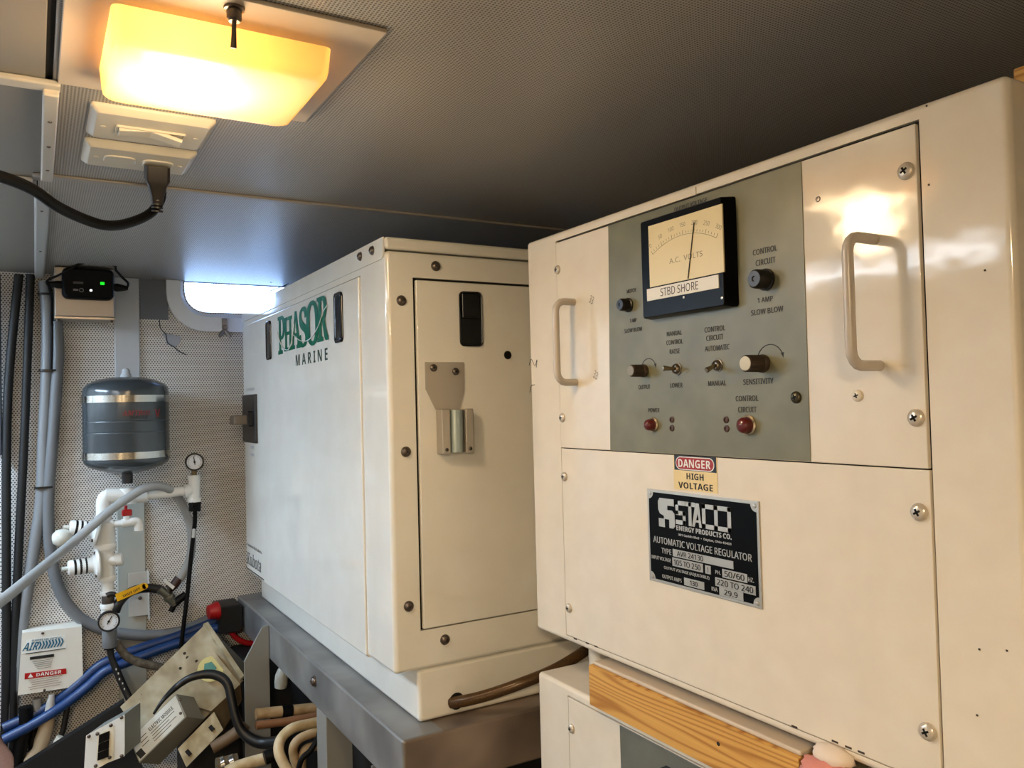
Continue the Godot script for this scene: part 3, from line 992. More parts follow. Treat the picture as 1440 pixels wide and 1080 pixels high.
func regulator() -> void:
	var t := thing("voltage_regulator", "cream voltage regulator cabinet with grey instrument panel, meter and two pull handles", "regulator", Vector3(0.80, 1.2537, -0.5908))
	var m := M.new()
	m.rbox(Vector3(0.8286, 1.5603, -0.5908), Vector3(0.5428, 0.5030, 0.6092), 0.0055, Transform3D(), {"x-": [1.3165, 1.8006, -0.8268, -0.3487, 0.0045]}, 4)
	obj("body", m, cream, t)
	m = M.new()
	m.rbox(Vector3(SX + 0.0040, 1.55855, -0.58775), Vector3(0.0005, 0.4838, 0.4778), 0.0001)
	obj("gap_backing", m, dark_gap, t)
	obj("control_panel", span(Vector3(SX - 0.0008, 1.5456, -0.8257), Vector3(SX + 0.0035, 1.7982, -0.3514), 0.0008), cream, t)
	obj("lower_panel", span(Vector3(SX - 0.0004, 1.3174, -0.8257), Vector3(SX + 0.0035, 1.5446, -0.3508), 0.0006), cream, t)
	for x in [0.62, 1.02]:
		for z in [-0.845, -0.33]:
			obj("foot", turned([Vector2(0, 0), Vector2(0.014, 0), Vector2(0.014, 0.0556), Vector2(0, 0.0556)], Transform3D(Basis(Vector3(1, 0, 0), Vector3(0, 0, -1), Vector3(0, 1, 0)), Vector3(x, 1.2537, z)), 14), cream, t)
	# grey instrument plate
	var olive := worn(Color(0.465, 0.455, 0.350), 0.38, 0.0, noise_tex(0.012, 41, Color(0.86, 0.86, 0.84), Color.WHITE, 256), Vector3(5, 5, 5))
	var plate := M.new()
	plate.prism(PackedVector2Array([Vector2(-0.7260, 1.5462), Vector2(-0.4540, 1.5462), Vector2(-0.4530, 1.7978), Vector2(-0.7180, 1.7978)]), 0.0, 0.0010, side(0, 0, SX - 0.0005))
	var gp := obj("instrument_plate", plate, olive, t, "grey instrument plate")
	label(gp, [
		["OUTPUT VOLTAGE", 1.7915, -0.5860, 0.046, 0.0042, SX - 0.0017], ["MOTOR", 1.7196, -0.6803, 0.016, 0.0042, SX - 0.0017], ["1 AMP", 1.6872, -0.6790, 0.011, 0.0042, SX - 0.0017], ["SLOW BLOW", 1.6770, -0.6793, 0.030, 0.0044, SX - 0.0017],
		["CONTROL", 1.7303, -0.4948, 0.0275, 0.0050, SX - 0.0017], ["CIRCUIT", 1.7204, -0.4945, 0.0225, 0.0050, SX - 0.0017], ["1 AMP", 1.6870, -0.4963, 0.0175, 0.0045, SX - 0.0017], ["SLOW BLOW", 1.6767, -0.4948, 0.0365, 0.0048, SX - 0.0017],
		["MANUAL", 1.6676, -0.6148, 0.0225, 0.0046, SX - 0.0017], ["CONTROL", 1.6588, -0.6148, 0.0245, 0.0046, SX - 0.0017], ["RAISE", 1.6494, -0.6150, 0.0150, 0.0046, SX - 0.0017],
		["CONTROL", 1.6668, -0.5586, 0.0270, 0.0050, SX - 0.0017], ["CIRCUIT", 1.6586, -0.5590, 0.0225, 0.0050, SX - 0.0017], ["AUTOMATIC", 1.6486, -0.5565, 0.0320, 0.0050, SX - 0.0017],
		["OUTPUT", 1.6150, -0.6638, 0.0190, 0.0046, SX - 0.0017], ["LOWER", 1.6151, -0.6141, 0.0180, 0.0046, SX - 0.0017], ["MANUAL", 1.6152, -0.5578, 0.0235, 0.0048, SX - 0.0017], ["SENSITIVITY", 1.6150, -0.5075, 0.0350, 0.0050, SX - 0.0017],
		["POWER", 1.5903, -0.6495, 0.0180, 0.0042, SX - 0.0017], ["CONTROL", 1.6001, -0.5214, 0.0270, 0.0050, SX - 0.0017], ["CIRCUIT", 1.5900, -0.5214, 0.0220, 0.0050, SX - 0.0017]], ink)
	m = M.new()
	for q in [[-0.6560, 1.6330, 0.0118], [-0.4930, 1.6320, 0.0150]]:
		var pts := []
		for k in 11:
			var a := PI * (0.93 - 0.80 * k / 10.0)
			pts.append(Vector3(SX - 0.0015, q[1] + sin(a) * q[2], q[0] + cos(a) * q[2]))
		m.tube(pts, 0.0004, false, 6)
		var e: Vector3 = pts[-1]
		m.prism(PackedVector2Array([Vector2(-0.002, 0.0008), Vector2(0.0016, 0.0012), Vector2(0.0006, -0.0034)]), 0.0, 0.0004, side(e.y, e.z, SX - 0.0013))
	obj("arrow_mark", m, ink, gp)
	# panel meter
	var mt := M.new()
	mt.loft([[0.0625, 0.0508, 0.003, 0.0], [0.0605, 0.0508, 0.003, 0.004], [0.0575, 0.0500, 0.002, 0.0125], [0.0565, 0.0492, 0.002, 0.0135], [0.0565, 0.0492, 0.002, 0.0135]], side(1.7355, -0.5895, SX - 0.0015))
	var bez := mat(Color(0.024, 0.026, 0.03), 0.3)
	bez.metallic_specular = 0.22
	var meter := obj("meter", mt, bez, t, "black panel meter")
	var mx := SX - 0.0152
	obj("dial", span(Vector3(mx - 0.0006, 1.7158, -0.6335), Vector3(mx + 0.001, 1.7785, -0.5305), 0.0003), mat(Color(0.86, 0.80, 0.62), 0.35), meter)
	var faint := mat(Color(0.48, 0.44, 0.36), 0.6)
	var g := M.new()
	g.text("A.C.  VOLTS", 0.046, 0.0052, side(1.7375, -0.5800, mx - 0.0007))
	var nums := ["0", "50", "100", "150", "200", "250", "300"]
	for k in 7:
		var a := deg_to_rad(118.0 - 56.0 * k / 6.0)
		var xf := side(1.6685 + sin(a) * 0.1015, -0.5830 + cos(a) * 0.1015, mx - 0.0007) * Transform3D(Basis(Vector3(0, 0, 1), a - PI / 2), Vector3())
		g.text(nums[k], 0.0026 * nums[k].length(), 0.0042, xf)
	var arc := []
	for k in 25:
		var a := deg_to_rad(119.0 - 58.0 * k / 24.0)
		arc.append(Vector3(mx - 0.0007, 1.6685 + sin(a) * 0.0915, -0.5830 + cos(a) * 0.0915))
		g.rbox(Vector3(0.002, 0, 0), Vector3(0.004 if k % 4 == 0 else 0.002, 0.0004, 0.0002), 0.00005, side(1.6685 + sin(a) * 0.0920, -0.5830 + cos(a) * 0.0920, mx - 0.0007) * Transform3D(Basis(Vector3(0, 0, 1), a), Vector3()), {}, 1)
	g.tube(arc, 0.00022, false, 4)
	obj("dial_scale", g, faint, meter)
	obj("needle", bar([Vector3(mx - 0.0012, 1.7165, -0.5770), Vector3(mx - 0.0012, 1.7685, -0.5665)], 0.0005, false, 6), mat(Color(0.10, 0.09, 0.08), 0.5), meter)
	obj("label_strip", span(Vector3(mx - 0.0009, 1.7022, -0.6382), Vector3(mx + 0.001, 1.7146, -0.5375), 0.0003), paper, meter)
	obj("lettering", word("STBD SHORE", 0.0535, 0.0078, side(1.7085, -0.5905, mx - 0.0011), "Droid Sans", 400), ink, meter)
	obj("zero_screw", turned([Vector2(0.0012, 0), Vector2(0.0012, 0.0006), Vector2(0, 0.0009)], side(1.6995, -0.5846, mx), 10), mat(Color(0.8, 0.8, 0.8), 0.3, 0.6), meter)
	obj("zero_screw", turned([Vector2(0.0012, 0), Vector2(0.0012, 0.0006), Vector2(0, 0.0009)], side(1.6925, -0.5345, mx), 10), mat(Color(0.8, 0.8, 0.8), 0.3, 0.6), meter)
	# fuse holders
	for q in [[1.7046, -0.6860, 0.0068, 0.0125], [1.7042, -0.4945, 0.0085, 0.0155]]:
		obj("fuse_holder", turned([Vector2(q[2] * 1.15, 0), Vector2(q[2] * 1.15, 0.002), Vector2(q[2], 0.0025), Vector2(q[2], q[3] - 0.002), Vector2(q[2] * 0.8, q[3]), Vector2(q[2] * 0.3, q[3]), Vector2(q[2] * 0.25, q[3] - 0.001), Vector2(0, q[3] - 0.001)], side(q[0], q[1], SX - 0.0015), 24), mat(Color(0.065, 0.045, 0.042), 0.35), t)
	knob(t, 1.6322, -0.6630, 0.0066, 0.019, Color(0.50, 0.47, 0.40))
	knob(t, 1.6306, -0.5010, 0.0078, 0.023, Color(0.72, 0.68, 0.58))
	toggle(t, 1.6316, -0.6120, Vector3(-1, 0.05, -0.12))
	toggle(t, 1.6320, -0.5560, Vector3(-1, -0.35, 0.1))
	for q in [[1.5752, -0.6507, 0.0064], [1.5759, -0.5205, 0.0078]]:
		obj("lamp_bezel", turned([Vector2(q[2] * 1.2, 0), Vector2(q[2] * 1.2, 0.0014), Vector2(q[2] * 1.0, 0.0024), Vector2(q[2] * 0.9, 0.002)], side(q[0], q[1], SX - 0.0015), 24), mat(Color(0.80, 0.75, 0.66), 0.25, 0.9), t)
		var jewel := mat(Color(0.34, 0.008, 0.012), 0.12)
		jewel.clearcoat_enabled = true
		jewel.clearcoat = 0.6
		obj("indicator_lamp", turned([Vector2(q[2] * 0.93, 0.0015), Vector2(q[2] * 0.93, 0.0065), Vector2(q[2] * 0.82, 0.0090), Vector2(q[2] * 0.5, 0.0108), Vector2(0, 0.0116)], side(q[0], q[1], SX - 0.0015), 24), jewel, t)
	for q in [[1.5805, -0.6223], [1.5720, -0.6225], [1.5806, -0.5477], [1.5723, -0.5474]]:
		obj("test_jack", turned([Vector2(0.0034, 0), Vector2(0.0032, 0.0008), Vector2(0.0020, 0.0011), Vector2(0.0017, 0.0003), Vector2(0, 0.0003)], side(q[0], q[1], SX - 0.0015), 16), mat(Color(0.28, 0.17, 0.10), 0.4, 0.3), t)
	phillips(t, side(1.5999, -0.4662, SX - 0.0015), 0.0052, mat(Color(0.30, 0.28, 0.22), 0.35, 0.7))
	phillips(t, side(1.6000, -0.4071, SX - 0.0008), 0.0048, cream)
	obj("rivet", turned([Vector2(0.0025, 0), Vector2(0.002, 0.0008), Vector2(0, 0.001)], side(1.7625, -0.4379, SX - 0.0008), 12), bolt_mat, t)
	pull_handle(t, -0.3874, 1.6225, 1.7195, 0.034)
	pull_handle(t, -0.7890, 1.6245, 1.7205, 0.028)
	var nick := mat(Color(0.80, 0.76, 0.70), 0.22, 0.35)
	for q in [[1.7651, -0.3595], [1.5827, -0.3590], [1.5137, -0.3595], [1.3548, -0.3594]]:
		phillips(t, side(q[0], q[1], SX - 0.0006), 0.0066, nick, 0.5)
	for q in [[1.7646, -0.8222], [1.5822, -0.8205], [1.5103, -0.8195], [1.3511, -0.8175]]:
		phillips(t, side(q[0], q[1], SX - 0.0006), 0.0056, nick, 0.1)
	# danger sticker
	var ds := obj("danger_sticker", span(Vector3(SX - 0.0009, 1.5103, -0.6232), Vector3(SX - 0.0002, 1.5448, -0.5622), 0.0002), mat(Color(0.87, 0.78, 0.56), 0.35), t, "red, black and cream danger sticker")
	obj("black_band", span(Vector3(SX - 0.0012, 1.5300, -0.6214), Vector3(SX - 0.0006, 1.5448, -0.5630), 0.0001), black, ds)
	g = M.new()
	var ell := PackedVector2Array()
	for p in M.rrect(0.0268, 0.0066, 0.0066):
		ell.append(p)
	g.prism(ell, 0.0, 0.0003, side(1.5372, -0.5922, SX - 0.0011))
	obj("white_oval", g, paper, ds)
	g = M.new()
	g.prism(M.rrect(0.0258, 0.0057, 0.0057), 0.0, 0.0003, side(1.5372, -0.5922, SX - 0.0013))
	obj("red_oval", g, mat(Color(0.60, 0.05, 0.045), 0.35), ds)
	obj("lettering", word("DANGER", 0.0450, 0.0079, side(1.5372, -0.5922, SX - 0.0018), "Droid Sans", 700), paper, ds)
	obj("lettering", word("HIGH", 0.0238, 0.0062, side(1.5246, -0.5922, SX - 0.0012), "Droid Sans", 700), ink, ds)
	obj("lettering", word("VOLTAGE", 0.0480, 0.0062, side(1.5152, -0.5922, SX - 0.0012), "Droid Sans", 700), ink, ds)
	# name plate
	var alu := mat(Color(0.74, 0.72, 0.68), 0.35, 0.7)
	var np := obj("name_plate", span(Vector3(SX - 0.0018, 1.4118, -0.6645), Vector3(SX - 0.0003, 1.5078, -0.5115), 0.0006), alu, t, "black and silver name plate")
	g = M.new()
	var face := PackedVector2Array()
	var nr := 0.007
	for q in [[0.0735, 0.0450, 1, 1], [-0.0735, 0.0450, -1, 1], [-0.0735, -0.0450, -1, -1], [0.0735, -0.0450, 1, -1]]:
		var seq := []
		for k in 7:
			var a := PI / 2 * k / 6.0
			seq.append(Vector2(q[0] - q[2] * sin(a) * nr, q[1] - q[3] * cos(a) * nr))
		if q[2] * q[3] < 0:
			seq.reverse()
		for p in seq:
			face.append(p)
	g.prism(face, 0.0, 0.0003, side(1.4598, -0.5880, SX - 0.0017))
	var bf := mat(Color(0.016, 0.016, 0.018), 0.4)
	bf.metallic_specular = 0.2
	obj("black_field", g, bf, np)
	for q in [[0.0715, 0.0435], [-0.0715, 0.0435], [-0.0715, -0.0435], [0.0715, -0.0435]]:
		obj("rivet", turned([Vector2(0.0022, 0), Vector2(0.0018, 0.0008), Vector2(0, 0.0011)], side(1.4598 + q[1], -0.5880 + q[0], SX - 0.0018), 12), alu, np)
	var NX := SX - 0.00225
	g = M.new()
	# the emblem: a block S holding a small plug shape, then the maker's lettering
	var S := func(x0: float, y0: float, x1: float, y1: float) -> void:
		g.rbox(Vector3((x0 + x1) / 2, (y0 + y1) / 2, 0), Vector3(absf(x1 - x0), absf(y1 - y0), 0.0003), 0.0001, side(1.4598, -0.5880, NX), {}, 1)
	g.prism(PackedVector2Array([Vector2(-0.0430, 0.0400), Vector2(-0.0345, 0.0400), Vector2(-0.0345, 0.0330), Vector2(-0.0445, 0.0330), Vector2(-0.0445, 0.0285), Vector2(-0.0375, 0.0285), Vector2(-0.0340, 0.0255), Vector2(-0.0335, 0.0130), Vector2(-0.0360, 0.0105), Vector2(-0.0420, 0.0105), Vector2(-0.0420, 0.0190), Vector2(-0.0490, 0.0190), Vector2(-0.0490, 0.0105), Vector2(-0.0580, 0.0105), Vector2(-0.0580, 0.0190), Vector2(-0.0500, 0.0190), Vector2(-0.0500, 0.0220), Vector2(-0.0560, 0.0240), Vector2(-0.0585, 0.0280), Vector2(-0.0585, 0.0365), Vector2(-0.0560, 0.0400)]), 0.0, 0.0003, side(1.4598, -0.5880, NX))
	# S
	S.call(-0.0325, 0.0350, -0.0180, 0.0394)
	S.call(-0.0325, 0.0255, -0.0283, 0.0394)
	S.call(-0.0325, 0.0250, -0.0180, 0.0294)
	S.call(-0.0222, 0.0158, -0.0180, 0.0294)
	S.call(-0.0325, 0.0158, -0.0180, 0.0202)
	# T
	S.call(-0.0176, 0.0350, -0.0045, 0.0394)
	S.call(-0.0138, 0.0158, -0.0095, 0.0394)
	# A
	g.prism(PackedVector2Array([Vector2(-0.0035, 0.0392), Vector2(0.0015, 0.0392), Vector2(0.0045, 0.0160), Vector2(0.0012, 0.0160), Vector2(-0.0005, 0.0300), Vector2(-0.0055, 0.0160), Vector2(-0.0088, 0.0160)]), 0.0, 0.0003, side(1.4598, -0.5880, NX))
	S.call(-0.0060, 0.0205, 0.0020, 0.0228)
	# C
	S.call(0.0052, 0.0350, 0.0208, 0.0394)
	S.call(0.0052, 0.0158, 0.0098, 0.0394)
	S.call(0.0052, 0.0158, 0.0208, 0.0202)
	# O
	S.call(0.0214, 0.0350, 0.0430, 0.0394)
	S.call(0.0214, 0.0158, 0.0430, 0.0202)
	S.call(0.0214, 0.0158, 0.0260, 0.0394)
	S.call(0.0384, 0.0158, 0.0430, 0.0394)
	obj("emblem", g, alu, np)
	label(np, [["ENERGY PRODUCTS CO.", 1.4718, -0.5825, 0.0750, 0.0050, NX, "Droid Sans", 700], ["301 Gaddis Blvd  •  Dayton, Ohio 45403", 1.4650, -0.5815, 0.0720, 0.0030, NX], ["AUTOMATIC VOLTAGE REGULATOR", 1.4560, -0.5885, 0.1350, 0.0066, NX],
		["TYPE", 1.4458, -0.6360, 0.0150, 0.0055, NX], ["INPUT VOLTAGE", 1.4372, -0.6445, 0.0300, 0.0036, NX], ["PH.", 1.4362, -0.5640, 0.0070, 0.0035, NX], ["HZ.", 1.4362, -0.5230, 0.0070, 0.0040, NX],
		["OUTPUT VOLTAGE (ADJUSTABLE)", 1.4285, -0.6080, 0.0650, 0.0036, NX], ["OUTPUT AMPS", 1.4195, -0.6290, 0.0290, 0.0038, NX], ["KVA", 1.4195, -0.5690, 0.0080, 0.0038, NX]], alu)
	g = M.new()
	for q in [[-0.6265, -0.5440, 1.4423, 1.4497], [-0.6275, -0.5840, 1.4325, 1.4410], [-0.5810, -0.5735, 1.4325, 1.4405], [-0.5585, -0.5275, 1.4325, 1.4405], [-0.5680, -0.5180, 1.4230, 1.4312], [-0.6110, -0.5830, 1.4160, 1.4235], [-0.5630, -0.5330, 1.4150, 1.4228]]:
		g.rbox(Vector3(NX + 0.0001, (q[2] + q[3]) / 2, (q[0] + q[1]) / 2), Vector3(0.0004, q[3] - q[2], q[1] - q[0]), 0.0001, Transform3D(), {}, 1)
	obj("blank_field", g, alu, np)
	label(np, [["AVR 24130", 1.4460, -0.6015, 0.0370, 0.0052, NX - 0.0003], ["105 TO 250", 1.4367, -0.6060, 0.0380, 0.0056, NX - 0.0003], ["1", 1.4365, -0.5772, 0.0012, 0.0052, NX - 0.0003], ["50/60", 1.4365, -0.5430, 0.0250, 0.0056, NX - 0.0003],
		["220 TO 240", 1.4271, -0.5430, 0.0450, 0.0056, NX - 0.0003], ["130", 1.4198, -0.5970, 0.0105, 0.0050, NX - 0.0003], ["29.9", 1.4190, -0.5480, 0.0170, 0.0052, NX - 0.0003]], ink)
	# embossed tape on the top edge, pencil marks, chipped paint
	obj("tape_label", span(Vector3(SX - 0.0008, 1.8000, -0.6300), Vector3(SX + 0.001, 1.8078, -0.5790), 0.0003), mat(Color(0.84, 0.80, 0.72), 0.4), t)
	g = M.new()
	g.text("33", 0.008, 0.009, side(1.7190, -0.7540, SX - 0.0010) * Transform3D(Basis(Vector3(0, 0, 1), -0.5), Vector3()))
	g.text("33", 0.008, 0.009, side(1.6315, -0.7500, SX - 0.0010) * Transform3D(Basis(Vector3(0, 0, 1), -0.5), Vector3()))
	obj("pencil_mark", g, mat(Color(0.40, 0.36, 0.31), 0.6), t)
	obj("pencil_mark", bar([Vector3(0.5570, 1.6505, -0.8960), Vector3(0.5570, 1.6585, -0.8904), Vector3(0.5570, 1.6497, -0.8821), Vector3(0.5570, 1.6567, -0.8766), Vector3(0.5570, 1.6468, -0.8788)], 0.0004, true, 6), ink, t)
	obj("pencil_mark", bar([Vector3(0.5570, 1.6151, -0.8960), Vector3(0.5570, 1.6233, -0.8921), Vector3(0.5570, 1.6249, -0.8833)], 0.0004, true, 6), ink, t)
	var chip := mat(Color(0.20, 0.16, 0.12), 0.7)
	g = M.new()
	for q in [Vector3(0.5566, 1.3164, -0.8065), Vector3(0.5566, 1.3172, -0.7818), Vector3(0.5566, 1.3175, -0.7650), Vector3(0.5566, 1.3183, -0.4811), Vector3(0.5566, 1.3196, -0.4404), Vector3(0.5566, 1.3194, -0.4278), Vector3(0.5566, 1.3196, -0.4162)]:
		g.rbox(q, Vector3(0.0006, 0.0016, 0.006), 0.0002, Transform3D(), {}, 1)
	for q in [Vector3(0.5568, 1.4237, -0.3199), Vector3(0.5568, 1.4273, -0.3014), Vector3(0.5568, 1.3777, -0.3232), Vector3(0.5568, 1.7508, -0.3430), Vector3(0.5568, 1.8081, -0.3423), Vector3(0.5568, 1.8104, -0.3605), Vector3(0.5568, 1.6830, -0.3057)]:
		g.rbox(q, Vector3(0.0005, 0.0014, 0.0014), 0.0002, Transform3D(), {}, 1)
	obj("paint_chip", g, chip, t)

func lower_cabinet() -> void:
	var t := thing("lower_cabinet", "cream cabinet under the regulator, grey panel half hidden by the wood block", "cabinet", Vector3(0.83, 0.0, -0.59))
	var m := M.new()
	m.rbox(Vector3(0.8286, 0.6268, -0.5908), Vector3(0.5428, 1.2537, 0.6092), 0.005, Transform3D(), {"x-": [0.1, 1.2432, -0.8268, -0.3487, 0.004]})
	obj("body", m, cream, t)
	obj("gap_backing", span(Vector3(SX + 0.0034, 0.1, -0.8267), Vector3(SX + 0.0039, 1.2431, -0.3488), 0.0001), dark_gap, t)
	obj("panel", span(Vector3(SX - 0.0005, 0.101, -0.8255), Vector3(SX + 0.0034, 1.2415, -0.3500), 0.0006), cream, t)
	m = span(Vector3(SX - 0.0014, 0.99, -0.7237), Vector3(SX - 0.0001, 1.2408, -0.4540), 0.0004)
	obj("instrument_plate", m, worn(Color(0.42, 0.43, 0.40), 0.38, 0.0, noise_tex(0.012, 41, Color(0.86, 0.86, 0.84), Color.WHITE, 256), Vector3(5, 5, 5)), t, "grey instrument plate")
	m = M.new()
	m.loft([[0.0600, 0.0508, 0.003, 0.0], [0.0590, 0.0500, 0.002, 0.0125], [0.058, 0.0492, 0.002, 0.0135]], side(1.1740, -0.5895, SX - 0.0014))
	obj("meter", m, mat(Color(0.028, 0.03, 0.034), 0.22), t, "black meter below the wood block")
	phillips(t, side(1.2057, -0.8190, SX - 0.0006), 0.0058, mat(Color(0.80, 0.76, 0.70), 0.22, 0.35))
	# wood between the two cabinets
	var wm := mat(Color.WHITE, 0.6)
	wm.albedo_texture = wood_image()
	wm.uv1_triplanar = true
	wm.uv1_scale = Vector3(6.0, 7.5, 3.2)
	wm.uv1_offset = Vector3(0.5, 0.5, 0.5)
	wm.uv1_triplanar_sharpness = 8.0
	m = M.new()
	m.slab(Vector3(0.545, 1.2539, -0.7640), Vector3(0.545, 1.2539, -0.4680), Vector3(0.545, 1.2985, -0.4680), Vector3(0.545, 1.2985, -0.7640), Vector3(0.036, 0, -0.006))
	var w := thing("wood_block", "knotty pine board wedged between the cream cabinets", "board", Vector3(0.563, 1.2539, -0.616))
	obj("board", m, wm, w)
	tag(obj("foam_strip", span(Vector3(0.5492, 1.2986, -0.7610), Vector3(0.60, 1.3030, -0.4690), 0.0018), mat(Color(0.76, 0.70, 0.62), 0.35)), "pale strip squeezed on top of the pine board", "strip")
	obj("nail_hole", turned([Vector2(0.0021, 0), Vector2(0.0016, 0.0004), Vector2(0, 0.0001)], Transform3D(Basis(Vector3(0, 0, 1), Vector3(0, 1, 0), Vector3(-1, 0, 0)), Vector3(0.5449, 1.2792, -0.5605)), 12), mat(Color(0.12, 0.07, 0.04), 0.7), w)
	# pink and white rag stuffed beside the board
	var f := FastNoiseLite.new()
	f.seed = 9
	f.frequency = 60.0
	for k in 2:
		m = M.new()
		var c: Vector3 = [Vector3(0.5520, 1.3099, -0.4386), Vector3(0.5460, 1.2955, -0.4373)][k]
		var gp := []
		var gn := []
		for i in 17:
			for j in 25:
				var th := PI * i / 16.0
				var ph := TAU * j / 24.0
				var d := Vector3(sin(th) * cos(ph), cos(th), sin(th) * sin(ph))
				var s: Vector3 = [Vector3(0.012, 0.0085, 0.018), Vector3(0.014, 0.013, 0.028)][k]
				gp.append(c + d * s * (1.0 + 0.25 * f.get_noise_3dv(d * 0.03)))
				gn.append((d / s).normalized())
		m.grid(gp, gn, 25)
		tag(obj("rag", m, mat([Color(0.86, 0.80, 0.74), Color(0.80, 0.52, 0.47)][k], 0.9)), ["white rag tucked in the gap beside the pine board", "pink rag bunched up beneath the white rag"][k], "rag")
	tag(obj("wood_scrap", span(Vector3(0.6285, 1.8120, -0.3188), Vector3(0.7300, 1.8400, -0.2500), 0.0015), wm), "brown scrap of wood lying on top of the regulator", "wood")

func wall_things() -> void:
	# painted strips on the wall
	var strip := mat(Color(0.74, 0.76, 0.78), 0.45)
	tag(obj("wall_strip", span(Vector3(0.1505, 1.60, WZ), Vector3(0.2000, 1.8995, WZ + 0.008), 0.002), strip), "pale painted upright strip above the grey tank", "strip")
	tag(obj("backing_board", span(Vector3(0.1500, 0.95, WZ), Vector3(0.2055, 1.412, WZ + 0.010), 0.002), mat(Color(0.66, 0.66, 0.62), 0.5)), "grey upright backing board behind the white plastic pipes", "board")
	tag(obj("insulation_patch", span(Vector3(0.2015, 1.8100, WZ), Vector3(0.2600, 1.8990, WZ + 0.004), 0.001), mat(Color(0.42, 0.44, 0.47), 0.7)), "dark grey patch between the strip and the porthole", "patch")
	var m := M.new()
	m.prism(PackedVector2Array([Vector2(0.2480, 1.7800), Vector2(0.2560, 1.7560), Vector2(0.2720, 1.7480), Vector2(0.2830, 1.7580), Vector2(0.2870, 1.7720), Vector2(0.2660, 1.7780)]), 0, 0.0025, front(0, 0, WZ))
	tag(obj("torn_flap", m, mat(Color(0.66, 0.68, 0.72), 0.6)), "torn flap of lining on the wall below the porthole", "flap")
	tag(obj("dangling_wire", bar([Vector3(0.2400, 1.8083, -1.9400), Vector3(0.2426, 1.7893, -1.9400), Vector3(0.2527, 1.7768, -1.9400), Vector3(0.2569, 1.7578, -1.9400), Vector3(0.2701, 1.7484, -1.9400), Vector3(0.2804, 1.7390, -1.9400), Vector3(0.2953, 1.7311, -1.9400)], 0.0011, true, 6), rubber), "thin dark wire dangling below the porthole", "wire")
	tag(obj("window_stay", bar([Vector3(0.4755, 1.8998, -1.9000), Vector3(0.4954, 1.9043, -1.9000), Vector3(0.5238, 1.9042, -1.9000), Vector3(0.5119, 1.8951, -1.9000), Vector3(0.4752, 1.8798, -1.9000)], 0.0013, false, 6), rubber), "thin bent wire stay in front of the bright porthole", "wire")
	# conduits and cables on the left
	var c1 := mat(Color(0.50, 0.51, 0.52), 0.4)
	tag(obj("conduit", bar([Vector3(0.0186, 1.8804, -1.9300), Vector3(0.0231, 1.8153, -1.9300), Vector3(0.0223, 1.7264, -1.9300), Vector3(0.0189, 1.6379, -1.9300), Vector3(0.0142, 1.5498, -1.9300), Vector3(0.0093, 1.4330, -1.9300), Vector3(-0.0042, 1.3325, -1.9300), Vector3(-0.0188, 1.2333, -1.9300), Vector3(-0.0306, 1.1491, -1.9300), Vector3(-0.0411, 1.0655, -1.9300), Vector3(-0.0493, 0.9681, -1.9300), Vector3(-0.0573, 0.8714, -1.9300)], 0.0115, true, 14), c1), "light grey conduit on the left tied with black cable ties", "conduit")
	tag(obj("grey_hose", bar([Vector3(0.0409, 1.7975, -1.9250), Vector3(0.0428, 1.7263, -1.9250), Vector3(0.0367, 1.6374, -1.9250), Vector3(0.0307, 1.5492, -1.9250), Vector3(0.0235, 1.4616, -1.9250), Vector3(0.0215, 1.3886, -1.9250), Vector3(0.0271, 1.3005, -1.9250), Vector3(0.0430, 1.2327, -1.9250), Vector3(0.0710, 1.1846, -1.9250), Vector3(0.1129, 1.1498, -1.9250), Vector3(0.1671, 1.1289, -1.9250), Vector3(0.2231, 1.1181, -1.9250), Vector3(0.2812, 1.1193, -1.9250), Vector3(0.3293, 1.1337, -1.9250), Vector3(0.3881, 1.1438, -1.9250)], 0.0115, true, 14), grayhose), "thick grey hose running down the wall and curving right", "hose")
	var blk := mat(Color(0.035, 0.035, 0.037), 0.6)
	tag(obj("black_cable", bar([Vector3(-0.0254, 1.8918, -1.9250), Vector3(-0.0321, 1.8273, -1.9250), Vector3(-0.0416, 1.7255, -1.9250), Vector3(-0.0472, 1.6390, -1.9250), Vector3(-0.0506, 1.5242, -1.9250), Vector3(-0.0520, 1.3528, -1.9250), Vector3(-0.0534, 1.1825, -1.9250), Vector3(-0.0560, 1.0135, -1.9250), Vector3(-0.0618, 0.8885, -1.9250)], 0.0085, true, 10), blk), "black cable at the left edge of the wall", "cable", "")
	tag(obj("black_cable", bar([Vector3(-0.0054, 1.8930, -1.9250), Vector3(-0.0086, 1.8136, -1.9250), Vector3(-0.0134, 1.6966, -1.9250), Vector3(-0.0196, 1.5515, -1.9250), Vector3(-0.0286, 1.3790, -1.9250), Vector3(-0.0361, 1.2225, -1.9250), Vector3(-0.0421, 1.0813, -1.9250), Vector3(-0.0474, 0.8848, -1.9250)], 0.0082, true, 10), blk), "black cable between the edge cable and the light conduit", "cable", "")
	tag(obj("side_channel", span(Vector3(-0.0737, 1.8912, -1.9400), Vector3(-0.0577, 1.5248, -1.9200), 0.002), mat(Color(0.16, 0.19, 0.22), 0.5)), "dark metal channel cut by the left edge of the picture", "channel")
	for q in [[Vector3(0.0245, 1.6951, -1.9250), 0.036, "black cable tie below the charger on two conduits"], [Vector3(0.0146, 1.4549, -1.9250), 0.036, "black cable tie beside the white pressure switches"], [Vector3(0.0196, 1.8531, -1.9250), 0.026, "black cable tie at the top of the light conduit"]]:
		var o: Vector3 = q[0]
		m = M.new()
		m.loft([[q[1] / 2, 0.0135, 0.012, -0.002], [q[1] / 2, 0.0135, 0.012, 0.002]], Transform3D(Basis(Vector3(1, 0, 0), Vector3(0, 0, 1), Vector3(0, -1, 0)), o), true)
		tag(obj("cable_tie", m, black), q[2], "cable tie", "cable ties on the conduits")
